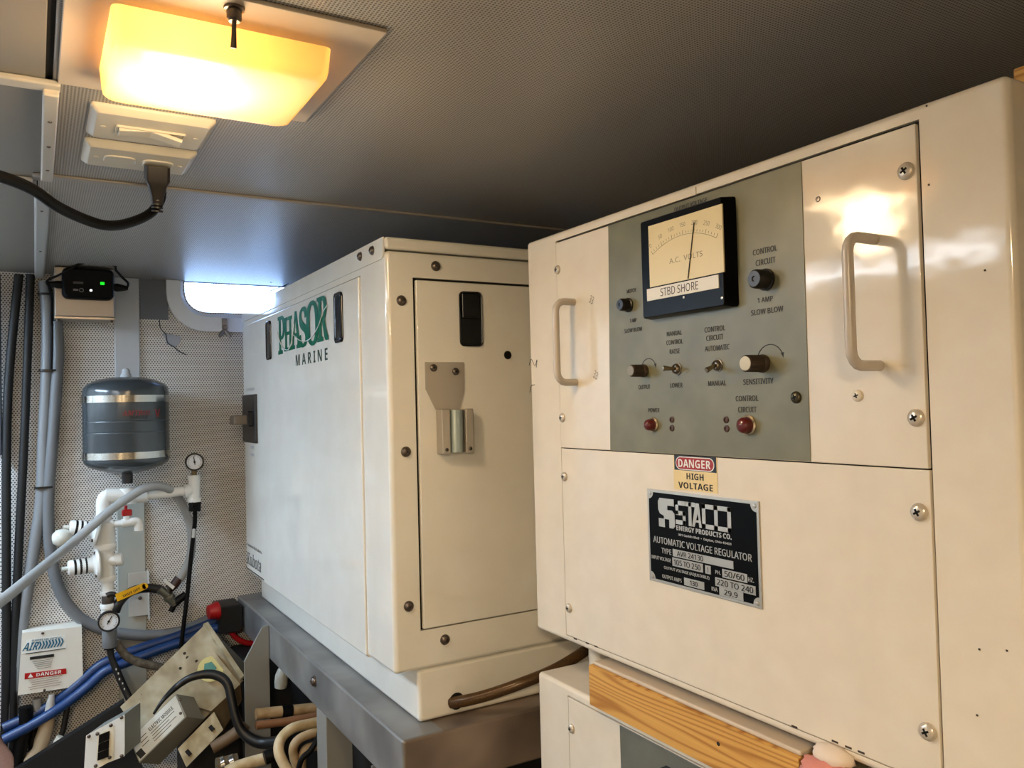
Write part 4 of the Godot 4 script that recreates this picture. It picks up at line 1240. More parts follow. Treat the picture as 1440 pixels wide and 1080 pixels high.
	# charger on its bracket
	var t := thing("charger_bracket", "bare metal bracket box carrying the black charger", "bracket", Vector3(0.088, 1.79, -1.86))
	obj("shelf_box", span(Vector3(0.0355, 1.7990, -1.945), Vector3(0.1420, 1.8985, -1.835), 0.002), mat(Color(0.66, 0.62, 0.57), 0.35, 0.45), t)
	obj("lip", span(Vector3(0.0350, 1.7935, -1.8365), Vector3(0.1425, 1.7985, -1.829), 0.001), mat(Color(0.75, 0.70, 0.64), 0.3, 0.7), t)
	for x in [0.041, 0.137]:
		phillips(t, front(x, 1.791, -1.834), 0.003, bolt_mat)
	t = thing("battery_charger", "black battery charger with green and white lights on the metal bracket", "charger", Vector3(0.094, 1.833, -1.82))
	m = M.new()
	m.loft([[0.0455, 0.0295, 0.012, 0.0], [0.0465, 0.0305, 0.012, 0.004], [0.0465, 0.0305, 0.012, 0.022], [0.0435, 0.0275, 0.012, 0.027], [0.042, 0.026, 0.011, 0.0275]], front(0.0945, 1.8635, -1.835))
	var casem := mat(Color(0.022, 0.023, 0.03), 0.5)
	casem.metallic_specular = 0.25
	obj("case", m, casem, t)
	var led := mat(Color(0.05, 0.5, 0.08), 0.4)
	led.emission_enabled = true
	led.emission = Color(0.08, 1.0, 0.16)
	led.emission_energy_multiplier = 0.9
	obj("green_light", box(Vector3(0.1189, 1.8645, -1.8075), Vector3(0.0072, 0.0056, 0.001), 0.0004), led, t)
	var led2 := mat(Color(0.9, 0.9, 0.9), 0.4)
	led2.emission_enabled = true
	led2.emission = Color(1, 1, 1)
	led2.emission_energy_multiplier = 1.3
	obj("white_light", turned([Vector2(0.0026, 0), Vector2(0.0022, 0.0008), Vector2(0, 0.001)], Transform3D(Basis(), Vector3(0.0984, 1.8495, -1.8078)), 12), led2, t)
	var mark := mat(Color(0.42, 0.41, 0.40), 0.5)
	m = M.new()
	m.ring(M.rrect(0.0042, 0.0042, 0.0042), M.rrect(0.0030, 0.0030, 0.0030), 0, 0.0004, Transform3D(Basis(), Vector3(0.0815, 1.8491, -1.8074)))
	m.rbox(Vector3(0.0715, 1.8493, -1.8074), Vector3(0.009, 0.004, 0.0006), 0.0002)
	for k in 3:
		m.rbox(Vector3(0.0760, 1.8637, -1.8074) + Vector3(0, 0.0016 - k * 0.0016, 0), Vector3(0.018, 0.0007, 0.0004), 0.0001)
	obj("printed_mark", m, mark, t)
	m = M.new()
	m.lathe([Vector2(0, 0), Vector2(0.0075, 0), Vector2(0.0085, 0.008), Vector2(0.006, 0.020), Vector2(0.0035, 0.028), Vector2(0, 0.028)], along(Vector3(0.139, 1.8600, -1.822), Vector3(1, -0.05, 0)), 14)
	m.lathe([Vector2(0, 0), Vector2(0.0075, 0), Vector2(0.0075, 0.010), Vector2(0.005, 0.022), Vector2(0.0035, 0.026), Vector2(0, 0.026)], along(Vector3(0.050, 1.8600, -1.822), Vector3(-1, 0.02, 0)), 14)
	obj("cord_boot", m, rubber, t)
	obj("lead", bar([Vector3(0.1655, 1.8612, -1.8220), Vector3(0.1659, 1.8683, -1.8100), Vector3(0.1546, 1.8778, -1.8000), Vector3(0.1431, 1.8916, -1.8000), Vector3(0.1394, 1.9014, -1.8000), Vector3(0.1072, 1.9042, -1.7950), Vector3(0.0784, 1.8994, -1.7950), Vector3(0.0575, 1.8848, -1.8000), Vector3(0.0393, 1.8754, -1.8100), Vector3(0.0224, 1.8653, -1.8150), Vector3(0.0272, 1.8565, -1.8200), Vector3(0.0382, 1.8574, -1.8220)], 0.0023, true, 8), rubber, t)
	obj("lead", bar([Vector3(0.0224, 1.8650, -1.8220), Vector3(0.0274, 1.8551, -1.8400), Vector3(0.0314, 1.8378, -1.8700), Vector3(0.0315, 1.7976, -1.9000), Vector3(0.0313, 1.7688, -1.9050), Vector3(0.0293, 1.6956, -1.9050)], 0.0028, true, 8), rubber, t)
	# expansion tank with two straps
	var tx := 0.1630
	var tz := -1.845
	t = thing("expansion_tank", "grey steel expansion tank strapped to the perforated wall", "tank", Vector3(tx, 1.475, tz))
	var up := Transform3D(Basis(Vector3(1, 0, 0), Vector3(0, 0, -1), Vector3(0, 1, 0)), Vector3(tx, 0, tz))
	var tm := mat(Color(0.235, 0.262, 0.278), 0.22)
	tm.metallic_specular = 0.6
	obj("shell", turned([Vector2(0, 1.4775), Vector2(0.020, 1.4780), Vector2(0.050, 1.4860), Vector2(0.070, 1.4935), Vector2(0.0795, 1.5015), Vector2(0.0815, 1.508), Vector2(0.0815, 1.561), Vector2(0.0822, 1.5625), Vector2(0.0822, 1.5635), Vector2(0.0808, 1.565), Vector2(0.0815, 1.567), Vector2(0.0815, 1.583), Vector2(0.0822, 1.5845), Vector2(0.0822, 1.586), Vector2(0.0810, 1.588), Vector2(0.0815, 1.590), Vector2(0.0815, 1.645), Vector2(0.0795, 1.655), Vector2(0.073, 1.663), Vector2(0.055, 1.6715), Vector2(0.030, 1.6765), Vector2(0, 1.678)], up, 48), tm, t)
	var sm := mat(Color(0.78, 0.77, 0.74), 0.16, 1.0)
	for y in [[1.6245, 1.6385], [1.5110, 1.5245]]:
		obj("strap", turned([Vector2(0.0816, y[0]), Vector2(0.0828, y[0]), Vector2(0.0828, y[1]), Vector2(0.0816, y[1])], up, 48), sm, t)
		for s in [-1, 1]:
			obj("strap_tab", span(Vector3(tx + s * 0.079 - 0.0012, y[0], WZ), Vector3(tx + s * 0.079 + 0.0012, y[1], tz), 0.0005), sm, t)
	obj("valve_cap", turned([Vector2(0, 1.676), Vector2(0.011, 1.677), Vector2(0.010, 1.683), Vector2(0.008, 1.685), Vector2(0.0075, 1.692), Vector2(0.004, 1.6955), Vector2(0, 1.696)], up, 18), mat(Color(0.75, 0.77, 0.79), 0.3), t)
	obj("neck", turned([Vector2(0.0105, 1.458), Vector2(0.0105, 1.480), Vector2(0.013, 1.482)], up, 20), mat(Color(0.20, 0.20, 0.21), 0.4, 0.4), t)
	m = M.new()
	m.text("AMTROL", 0.055, 0.0095, Transform3D(Basis(Vector3(0, 1, 0), 0.16), Vector3(tx, 1.6025, tz)), "Droid Serif", 700, 0.2, 0.0820)
	m.text("V", 0.014, 0.016, Transform3D(Basis(Vector3(0, 1, 0), 0.68), Vector3(tx, 1.6015, tz)), "Droid Sans", 700, 0.0, 0.0820)
	obj("lettering", m, mat(Color(0.50, 0.07, 0.06), 0.5), t, "red lettering")
	m = M.new()
	m.text("WATER", 0.036, 0.0062, Transform3D(Basis(Vector3(0, 1, 0), 0.20), Vector3(tx, 1.5938, tz)), "Droid Sans", 700, 0.0, 0.0820)
	obj("lettering", m, mat(Color(0.03, 0.03, 0.03), 0.5), t, "black lettering")

func gauge(parent: Node, c: Vector3, r: float, hand: float, lean: float) -> void:
	var xf := Transform3D(Basis(Vector3(0, 1, 0), lean), c)
	var gc := obj("gauge_case", turned([Vector2(0, -0.02), Vector2(r * 0.86, -0.02), Vector2(r * 0.9, -0.004), Vector2(r, -0.003), Vector2(r, 0.004), Vector2(r * 0.93, 0.006), Vector2(r * 0.84, 0.006), Vector2(r * 0.82, 0.002)], xf, 28), mat(Color(0.045, 0.045, 0.05), 0.3), parent)
	obj("gauge_dial", turned([Vector2(r * 0.84, 0.0022), Vector2(0, 0.0024)], xf, 28), mat(Color(0.86, 0.88, 0.90), 0.4), gc)
	var g := M.new()
	for k in 21:
		var a := deg_to_rad(225 - 270.0 * k / 20)
		g.rbox(Vector3(r * 0.68, 0, 0.0026), Vector3(r * (0.2 if k % 5 == 0 else 0.11), r * 0.035, 0.0003), 0.0001, xf * Transform3D(Basis(Vector3(0, 0, 1), a), Vector3()), {}, 1)
	obj("gauge_marks", g, ink, gc)
	g = M.new()
	g.rbox(Vector3(r * 0.14, 0, 0.0032), Vector3(r * 0.9, r * 0.09, 0.0006), 0.0002, xf * Transform3D(Basis(Vector3(0, 0, 1), hand), Vector3()), {}, 1)
	g.lathe([Vector2(r * 0.12, 0.003), Vector2(r * 0.1, 0.004), Vector2(0, 0.0042)], xf, 12)
	obj("gauge_hand", g, ink, gc)

func pipe(parent: Node, a: Vector3, b: Vector3, r: float, called := "pipe", m: Material = null) -> void:
	obj(called, bar([a, b], r, false, 18), m if m else pvc, parent)

func collar(parent: Node, c: Vector3, dir: Vector3, r: float, w: float, m: Material = null, called := "collar") -> void:
	obj(called, turned([Vector2(0, -w / 2), Vector2(r, -w / 2), Vector2(r * 1.03, -w / 2 + 0.001), Vector2(r * 1.03, w / 2 - 0.001), Vector2(r, w / 2), Vector2(0, w / 2)], along(c, dir), 20), m if m else pvc, parent)

func plumbing() -> void:
	var Z := -1.845
	var t := thing("pipe_manifold", "white plastic pipe manifold with two pressure switches and gauges under the tank", "plumbing", Vector3(0.16, 1.17, Z))
	# tee under the tank, arm to the right
	pipe(t, Vector3(0.1638, 1.4484, -1.8450), Vector3(0.1634, 1.4162, -1.8450), 0.0165, "tee")
	pipe(t, Vector3(0.1216, 1.4356, -1.8450), Vector3(0.1972, 1.4296, -1.8450), 0.0150, "tee")
	pipe(t, Vector3(0.1905, 1.4301, -1.8450), Vector3(0.2852, 1.4348, -1.8450), 0.0105)
	collar(t, Vector3(0.1932, 1.4299, -1.8450), Vector3(1, 0.1, 0), 0.0145, 0.012)
	pipe(t, Vector3(0.2929, 1.4662, -1.8450), Vector3(0.2921, 1.4114, -1.8450), 0.0120, "tee")
	collar(t, Vector3(0.2795, 1.4337, -1.8450), Vector3(1, 0.1, 0), 0.0130, 0.014)
	collar(t, Vector3(0.2921, 1.4129, -1.8450), Vector3(0, 1, 0), 0.0140, 0.008)
	collar(t, Vector3(0.2928, 1.4616, -1.8450), Vector3(0, 1, 0), 0.0128, 0.008)
	pipe(t, Vector3(0.2930, 1.4769, -1.8450), Vector3(0.2928, 1.4647, -1.8450), 0.0055, "gauge_stem", mat(Color(0.45, 0.38, 0.25), 0.35, 0.7))
	gauge(t, Vector3(0.2924, 1.4949, -1.8350), 0.0190, 1.72, -0.1)
	collar(t, Vector3(0.2933, 1.3992, -1.8450), Vector3(0.05, 1, 0), 0.0120, 0.020, rubber, "hose_fitting")
	collar(t, Vector3(0.2920, 1.4054, -1.8450), Vector3(1, 0.1, 0), 0.0135, 0.012, rubber, "hose_fitting")
	# elbow and body of the manifold
	obj("elbow", bar([Vector3(0.1451, 1.4337, -1.8450), Vector3(0.1242, 1.4325, -1.8450), Vector3(0.1189, 1.4228, -1.8450), Vector3(0.1187, 1.4055, -1.8450), Vector3(0.1196, 1.3737, -1.8450)], 0.0145, true, 16), pvc, t)
	pipe(t, Vector3(0.1210, 1.3808, -1.8450), Vector3(0.1216, 1.3230, -1.8450), 0.0185, "valve_body")
	pipe(t, Vector3(0.1217, 1.3302, -1.8450), Vector3(0.1235, 1.2652, -1.8450), 0.0150, "valve_body")
	pipe(t, Vector3(0.1236, 1.2695, -1.8450), Vector3(0.1245, 1.2348, -1.8450), 0.0120)
	collar(t, Vector3(0.1204, 1.3332, -1.8450), Vector3(0, 1, 0), 0.0205, 0.012)
	collar(t, Vector3(0.1236, 1.2681, -1.8450), Vector3(0, 1, 0), 0.0165, 0.010)
	collar(t, Vector3(0.1232, 1.2393, -1.8450), Vector3(0, 1, 0), 0.0135, 0.010)
	# two pressure switches pointing left
	var clear := mat(Color(0.80, 0.80, 0.76), 0.2)
	for q in [[Vector3(0.1058, 1.3697, -1.8300), Vector3(0.0592, 1.3792, -1.8250)], [Vector3(0.1075, 1.3012, -1.8300), Vector3(0.0560, 1.2999, -1.8250)]]:
		var a: Vector3 = q[0]
		var b: Vector3 = q[1]
		obj("pressure_switch", turned([Vector2(0, 0), Vector2(0.029, 0), Vector2(0.031, 0.003), Vector2(0.029, 0.007), Vector2(0.018, 0.010), Vector2(0.0155, 0.013), Vector2(0.0150, (b - a).length()), Vector2(0.013, (b - a).length() + 0.003), Vector2(0, (b - a).length() + 0.003)], along(a, b - a), 26), pvc, t)
		for k in 3:
			var c := a.lerp(b, 0.45 + 0.19 * k)
			collar(t, c, b - a, 0.0152, 0.0045, black, "label_bar")
		for k in 3:
			var ang := TAU * k / 3.0 + 0.5
			var f := along(a, b - a)
			collar(t, f * Vector3(cos(ang) * 0.026, sin(ang) * 0.026, 0.007), b - a, 0.003, 0.006, bolt_mat, "screw")
		obj("terminal", bar([b, b + (b - a).normalized() * 0.014], 0.0042, false, 10), clear, t)
	obj("dome_cap", turned([Vector2(0, -0.02), Vector2(0.010, -0.018), Vector2(0.0165, -0.01), Vector2(0.0175, 0), Vector2(0.014, 0.010), Vector2(0.006, 0.015), Vector2(0, 0.016)], along(Vector3(0.0454, 1.3617, -1.8200), Vector3(1, 0.1, 0.2)), 20), clear, t)
	obj("side_port", turned([Vector2(0, 0), Vector2(0.011, 0), Vector2(0.011, 0.012), Vector2(0.013, 0.013), Vector2(0.013, 0.024), Vector2(0.008, 0.026), Vector2(0, 0.022)], along(Vector3(0.1275, 1.3029, -1.8400), Vector3(1, 0.12, 0.25)), 18), pvc, t)
	# little branch with a red tap
	pipe(t, Vector3(0.1258, 1.3765, -1.8400), Vector3(0.1722, 1.3790, -1.8300), 0.0070)
	collar(t, Vector3(0.1323, 1.3774, -1.8400), Vector3(1, 0.1, 0), 0.0095, 0.006)
	collar(t, Vector3(0.1593, 1.3784, -1.8330), Vector3(1, 0.1, 0), 0.0088, 0.018)
	obj("elbow", bar([Vector3(0.1669, 1.3795, -1.8300), Vector3(0.1776, 1.3799, -1.8300), Vector3(0.1815, 1.3737, -1.8300), Vector3(0.1813, 1.3606, -1.8300)], 0.0088, true, 14), pvc, t)
	collar(t, Vector3(0.1593, 1.3887, -1.8320), Vector3(0, 1, 0), 0.0060, 0.010)
	var m := M.new()
	m.rbox(Vector3(0.1601, 1.3988, -1.8320), Vector3(0.019, 0.013, 0.014), 0.003)
	m.rbox(Vector3(0.1582, 1.4091, -1.8320), Vector3(0.006, 0.010, 0.006), 0.002)
	obj("red_tap", m, mat(Color(0.62, 0.03, 0.06), 0.4), t)
	# ball valve with its yellow lever, lower fittings and gauge
	collar(t, Vector3(0.1244, 1.2248, -1.8450), Vector3(0, 1, 0), 0.0115, 0.020, mat(Color(0.36, 0.34, 0.32), 0.35, 0.8), "ball_valve")
	pipe(t, Vector3(0.1243, 1.2176, -1.8450), Vector3(0.1252, 1.1830, -1.8450), 0.0135)
	collar(t, Vector3(0.1242, 1.2119, -1.8450), Vector3(0, 1, 0), 0.0150, 0.008)
	obj("lever_stem", bar([Vector3(0.1209, 1.2353, -1.8300), Vector3(0.1299, 1.2383, -1.8300), Vector3(0.1415, 1.2324, -1.8300)], [0.006, 0.005, 0.004], true, 10), mat(Color(0.2, 0.19, 0.18), 0.4, 0.5), t)
	m = M.new()
	m.slab(Vector3(0.1358, 1.2376, -1.8220), Vector3(0.1898, 1.2532, -1.8220), Vector3(0.1937, 1.2410, -1.8220), Vector3(0.1395, 1.2228, -1.8220), Vector3(0, 0, -0.006))
	m.lathe([Vector2(0, -0.006), Vector2(0.0058, -0.006), Vector2(0.0058, 0.0), Vector2(0, 0.0)], Transform3D(Basis(), Vector3(0.1910, 1.2465, -1.8220)), 16)
	obj("yellow_lever", m, mat(Color(0.86, 0.64, 0.03), 0.4), t)
	m = M.new()
	m.text("SHUT OFF", 0.034, 0.0050, Transform3D(Basis(Vector3(0, 0, 1), 0.37), Vector3(0.1657, 1.2378, -1.8215)), "Droid Sans", 700)
	obj("lettering", m, ink, t)
	gauge(t, Vector3(0.1231, 1.1877, -1.8150), 0.0205, 1.05, -0.05)
	collar(t, Vector3(0.1257, 1.1468, -1.8400), Vector3(0, 1, 0), 0.0135, 0.034, grayhose, "hose_fitting")
	collar(t, Vector3(0.1256, 1.1382, -1.8400), Vector3(0, 1, 0), 0.0105, 0.024, rubber, "hose_fitting")
	# angle plate on the backing board
	t = thing("angle_plate", "small square angle plate on the backing board behind the yellow lever", "plate", Vector3(0.1889, 1.1608, -1.9300))
	obj("plate", span(Vector3(0.1698, 1.1627, -1.9350), Vector3(0.2101, 1.2573, -1.9320), 0.001), mat(Color(0.74, 0.73, 0.70), 0.4, 0.2), t)
	obj("flange", span(Vector3(0.2077, 1.1568, -1.9350), Vector3(0.2085, 1.2604, -1.9050), 0.001), mat(Color(0.80, 0.79, 0.76), 0.4, 0.2), t)
	bolt(t, Transform3D(Basis(), Vector3(0.1923, 1.2014, -1.9310)), 0.0035, bolt_mat)
	# black elbow hose to the drain valve
	tag(obj("black_elbow_hose", bar([Vector3(0.1367, 1.1995, -1.8400), Vector3(0.1434, 1.2158, -1.8400), Vector3(0.1598, 1.2270, -1.8600), Vector3(0.1801, 1.2317, -1.8750), Vector3(0.2059, 1.2293, -1.8850), Vector3(0.2282, 1.2233, -1.8850)], 0.0095, true, 14), mat(Color(0.09, 0.085, 0.08), 0.45)), "short black elbow hose under the yellow lever", "hose")
	t = thing("drain_valve", "small metal drain valve with a white lever by the black elbow hose", "valve", Vector3(0.2441, 1.1901, -1.8800))
	var brassy := mat(Color(0.44, 0.43, 0.38), 0.35, 0.7)
	obj("valve_body", bar([Vector3(0.2248, 1.2262, -1.8800), Vector3(0.2415, 1.2087, -1.8800), Vector3(0.2554, 1.1884, -1.8800)], 0.0085, true, 14), brassy, t)
	collar(t, Vector3(0.2443, 1.2053, -1.8800), Vector3(0.6, -0.8, 0), 0.0115, 0.009, brassy, "nut")
	obj("spout", bar([Vector3(0.2526, 1.1919, -1.8800), Vector3(0.2510, 1.1815, -1.8800), Vector3(0.2467, 1.1746, -1.8800)], 0.006, true, 12), rubber, t)
	obj("black_outlet", bar([Vector3(0.2526, 1.1889, -1.8800), Vector3(0.2641, 1.1978, -1.8800), Vector3(0.2786, 1.2065, -1.8800)], 0.0085, true, 12), rubber, t)
	m = M.new()
	m.slab(Vector3(0.2316, 1.2430, -1.8650), Vector3(0.2358, 1.2469, -1.8650), Vector3(0.2539, 1.2294, -1.8650), Vector3(0.2496, 1.2240, -1.8650), Vector3(0, 0, -0.007))
	obj("white_lever", m, pvc, t)
	obj("lever_stem", bar([Vector3(0.2433, 1.2345, -1.8700), Vector3(0.2413, 1.2121, -1.8780)], 0.004, false, 10), brassy, t)
	# white hose that comes towards the viewer
	t = thing("pale_hose", "pale grey hose crossing the picture's left edge and looping behind the pipes", "hose", Vector3(0.1592, 1.4036, -1.8000))
	obj("tube", bar([Vector3(-0.4644, 1.2348, -0.9000), Vector3(-0.2594, 1.3067, -1.0000), Vector3(-0.1644, 1.3267, -1.1000), Vector3(-0.0839, 1.3444, -1.2000), Vector3(-0.0481, 1.3230, -1.4500), Vector3(-0.0018, 1.3315, -1.6200), Vector3(0.0568, 1.3560, -1.7600), Vector3(0.1201, 1.4053, -1.7900), Vector3(0.1622, 1.4333, -1.8000), Vector3(0.1932, 1.4492, -1.8050), Vector3(0.2259, 1.4486, -1.8200), Vector3(0.2588, 1.4235, -1.8600), Vector3(0.2812, 1.3814, -1.8800), Vector3(0.2915, 1.3366, -1.8850), Vector3(0.2894, 1.2904, -1.8850), Vector3(0.2743, 1.2522, -1.8850), Vector3(0.2567, 1.2300, -1.8850)], 0.0088, true, 14), mat(Color(0.60, 0.61, 0.61), 0.35), t)
	obj("hose_end", bar([Vector3(0.2655, 1.2426, -1.8850), Vector3(0.2553, 1.2302, -1.8850), Vector3(0.2423, 1.2213, -1.8850)], 0.0098, true, 14), mat(Color(0.20, 0.09, 0.07), 0.4), t)
	# striped cable under the right gauge
	t = thing("flecked_cable", "thin black cable with white flecks hanging from the right gauge", "cable", Vector3(0.2758, 1.2197, -1.8600))
	obj("cable", bar([Vector3(0.2933, 1.3961, -1.8450), Vector3(0.2936, 1.3636, -1.8500), Vector3(0.2903, 1.3246, -1.8600), Vector3(0.2844, 1.2634, -1.8650), Vector3(0.2778, 1.2033, -1.8650), Vector3(0.2697, 1.1438, -1.8650), Vector3(0.2633, 1.0920, -1.8650)], 0.0046, true, 10), rubber, t)
	obj("white_fleck", bar([Vector3(0.2933, 1.3587, -1.8525), Vector3(0.2904, 1.3316, -1.8525)], 0.0038, false, 8), mat(Color(0.72, 0.72, 0.7), 0.5), t)

func clutter() -> void:
	var m: M
	# control box with printed labels on the wall
	var bx := mat(Color(0.86, 0.84, 0.79), 0.4)
	var t := thing("control_box", "white wall box with a teal chevron logo and a red danger band", "box", Vector3(0.0231, 1.0341, -1.9200))
	m = M.new()
	m.slab(Vector3(-0.0263, 1.1707, -1.8950), Vector3(0.0787, 1.1665, -1.8950), Vector3(0.0800, 1.0459, -1.8950), Vector3(-0.0346, 1.0489, -1.8950), Vector3(0, 0, -0.05))
	obj("case", m, bx, t)
	var bs := Basis(Vector3(0, 0, 1), -0.048)
	var teal := mat(Color(0.05, 0.36, 0.47), 0.5)
	obj("logo_sticker", quadm(Vector3(-0.0192, 1.1556, -1.8945), Vector3(0.0491, 1.1541, -1.8945), Vector3(0.0501, 1.1280, -1.8945), Vector3(-0.0279, 1.1290, -1.8945)), mat(Color(0.88, 0.88, 0.85), 0.4), t)
	m = M.new()
	m.text("AIR", 0.026, 0.0155, Transform3D(bs, Vector3(-0.0108, 1.1416, -1.8938)), "Droid Sans", 700, 0.35)
	for k in 8:
		var c: Vector3 = Vector3(0.0052, 1.1410, -1.8938).lerp(Vector3(0.0439, 1.1407, -1.8938), k / 7.0)
		var e := Transform3D(bs, c)
		m.prism(PackedVector2Array([Vector2(-0.003, 0.0078), Vector2(-0.0002, 0.0078), Vector2(0.0022, 0.001), Vector2(-0.0022, -0.0078), Vector2(-0.005, -0.0078), Vector2(-0.0008, 0.001)]), 0, 0.0003, e)
	obj("logo", m, teal, t)
	m = M.new()
	m.text("MARINE AIR SYSTEMS", 0.052, 0.0042, Transform3D(bs, Vector3(0.0164, 1.1514, -1.8938)), "Droid Sans", 700)
	obj("lettering", m, mat(Color(0.35, 0.45, 0.5), 0.5), t)
	obj("underline", quadm(Vector3(-0.0206, 1.1293, -1.8938), Vector3(0.0488, 1.1277, -1.8938), Vector3(0.0488, 1.1265, -1.8938), Vector3(-0.0206, 1.1279, -1.8938)), ink, t)
	obj("notice_heading", quadm(Vector3(-0.0134, 1.1209, -1.8938), Vector3(0.0286, 1.1198, -1.8938), Vector3(0.0285, 1.1141, -1.8938), Vector3(-0.0135, 1.1153, -1.8938)), ink, t)
	m = M.new()
	for k in 5:
		m.rbox(Vector3(0.0086, 1.1105, -1.8940).lerp(Vector3(0.0109, 1.0952, -1.8940), k / 4.0), Vector3(0.036 - k * 0.003, 0.0011, 0.0004), 0.0001, Transform3D())
	obj("small_print", m, mat(Color(0.55, 0.54, 0.52), 0.5), t)
	obj("danger_band", quadm(Vector3(-0.0222, 1.0902, -1.8940), Vector3(0.0496, 1.0866, -1.8940), Vector3(0.0502, 1.0757, -1.8940), Vector3(-0.0229, 1.0784, -1.8940)), mat(Color(0.68, 0.04, 0.05), 0.4), t)
	m = M.new()
	m.text("DANGER", 0.044, 0.0068, Transform3D(bs, Vector3(0.0195, 1.0828, -1.8932)), "Droid Sans", 700)
	m.prism(PackedVector2Array([Vector2(-0.0045, -0.0035), Vector2(0.0045, -0.0035), Vector2(0, 0.0045)]), 0, 0.0003, Transform3D(bs, Vector3(-0.0125, 1.0840, -1.8934)))
	obj("lettering", m, paper, t)
	m = M.new()
	for k in 5:
		m.rbox(Vector3(0.0132, 1.0742, -1.8940).lerp(Vector3(0.0118, 1.0568, -1.8940), k / 4.0), Vector3(0.058 - (k % 3) * 0.006, 0.0011, 0.0004), 0.0001, Transform3D(bs, Vector3()) * Transform3D(bs.inverse(), Vector3()))
	obj("small_print", m, mat(Color(0.62, 0.56, 0.53), 0.5), t)
	bolt(t, Transform3D(Basis(), Vector3(0.0091, 1.1642, -1.8950)), 0.0024, bolt_mat)
	bolt(t, Transform3D(Basis(), Vector3(0.0111, 1.0503, -1.8950)), 0.0024, bolt_mat)
	# cables below the box
	tag(obj("cable_gland", bar([Vector3(-0.0020, 1.0322, -1.9100), Vector3(-0.0021, 1.0123, -1.9100), Vector3(-0.0049, 0.9845, -1.9100)], [0.008, 0.009, 0.007], true, 12), mat(Color(0.50, 0.48, 0.45), 0.5)), "grey cable gland under the left half of the wall box", "gland")
	tag(obj("black_cable", bar([Vector3(-0.0048, 0.9930, -1.9100), Vector3(-0.0089, 0.9514, -1.9100), Vector3(-0.0132, 0.8818, -1.9100)], 0.0085, true, 10), rubber), "black cable dropping from the grey gland under the box", "cable")
	tag(obj("black_cable", bar([Vector3(-0.0216, 1.0223, -1.9000), Vector3(-0.0219, 0.9859, -1.9000), Vector3(-0.0295, 0.9526, -1.9000), Vector3(-0.0397, 0.8923, -1.9000)], 0.0125, true, 10), rubber), "fat black cable at lower left beneath the wall box", "cable")
	tag(obj("white_ferrule", bar([Vector3(0.0241, 1.0384, -1.9000), Vector3(0.0214, 1.0190, -1.9000), Vector3(0.0188, 0.9996, -1.9000)], [0.005, 0.0085, 0.009], true, 12), mat(Color(0.72, 0.71, 0.68), 0.4)), "white threaded ferrule under the middle of the wall box", "fitting")
	tag(obj("cream_sleeve", bar([Vector3(0.0188, 1.0024, -1.9000), Vector3(0.0148, 0.9777, -1.9000), Vector3(0.0071, 0.9511, -1.9000), Vector3(-0.0005, 0.9303, -1.9000), Vector3(-0.0202, 0.9126, -1.9000)], [0.009, 0.014, 0.015, 0.013, 0.013], true, 14), mat(Color(0.66, 0.58, 0.47), 0.5)), "dirty cream sleeve bulging below the white ferrule", "sleeve")
	tag(obj("thin_cable", bar([Vector3(0.0621, 1.0364, -1.9000), Vector3(0.0555, 1.0190, -1.9000), Vector3(0.0502, 0.9986, -1.9000), Vector3(0.0435, 0.9642, -1.9000), Vector3(0.0370, 0.9414, -1.9000)], [0.003, 0.0035, 0.0055, 0.0055, 0.005], true, 10), mat(Color(0.10, 0.09, 0.085), 0.5)), "thin cable at the right corner below the wall box", "cable")
	tag(obj("white_stub", bar([Vector3(0.0392, 0.9562, -1.8800), Vector3(0.0315, 0.9424, -1.8800), Vector3(0.0240, 0.9259, -1.8800)], 0.0085, true, 12), mat(Color(0.74, 0.72, 0.66), 0.45)), "white pipe stub by the black sloping mat", "pipe")
	# blue hoses
	var blue := mat(Color(0.055, 0.18, 0.36), 0.42)
	tag(obj("blue_hose", bar([Vector3(-0.0594, 0.9854, -1.9100), Vector3(-0.0170, 0.9985, -1.9100), Vector3(0.0203, 1.0133, -1.9100), Vector3(0.0518, 1.0342, -1.9000), Vector3(0.0816, 1.0572, -1.9000), Vector3(0.1106, 1.0794, -1.9000), Vector3(0.1441, 1.0910, -1.9000), Vector3(0.1920, 1.1019, -1.9000), Vector3(0.2485, 1.1120, -1.9000), Vector3(0.3070, 1.1254, -1.9000), Vector3(0.3552, 1.1382, -1.9000), Vector3(0.4063, 1.1430, -1.9000)], 0.0105, true, 14), blue), "upper blue hose of the pair crossing below the gauge", "hose", "")
	tag(obj("blue_hose", bar([Vector3(-0.0590, 0.9698, -1.8900), Vector3(-0.0170, 0.9853, -1.8900), Vector3(0.0249, 1.0043, -1.8900), Vector3(0.0576, 1.0245, -1.8850), Vector3(0.0885, 1.0456, -1.8850), Vector3(0.1201, 1.0699, -1.8850), Vector3(0.1629, 1.0811, -1.8850), Vector3(0.2181, 1.0950, -1.8850), Vector3(0.2751, 1.1064, -1.8850), Vector3(0.3341, 1.1213, -1.8850), Vector3(0.3951, 1.1288, -1.8850)], 0.0100, true, 14), mat(Color(0.07, 0.21, 0.41), 0.42)), "lower blue hose of the pair crossing below the gauge", "hose", "")
	tag(obj("blue_hose", bar([Vector3(0.0916, 0.9765, -1.8600), Vector3(0.1200, 0.9846, -1.8600), Vector3(0.1489, 0.9885, -1.8600), Vector3(0.1866, 1.0039, -1.8600)], 0.0085, true, 12), blue), "short blue hose showing above the black mat", "hose", "")
	# cables below the lower gauge
	t = thing("marked_cable", "black cable with white marks below the lower gauge", "cable", Vector3(0.1654, 1.0103, -1.8200))
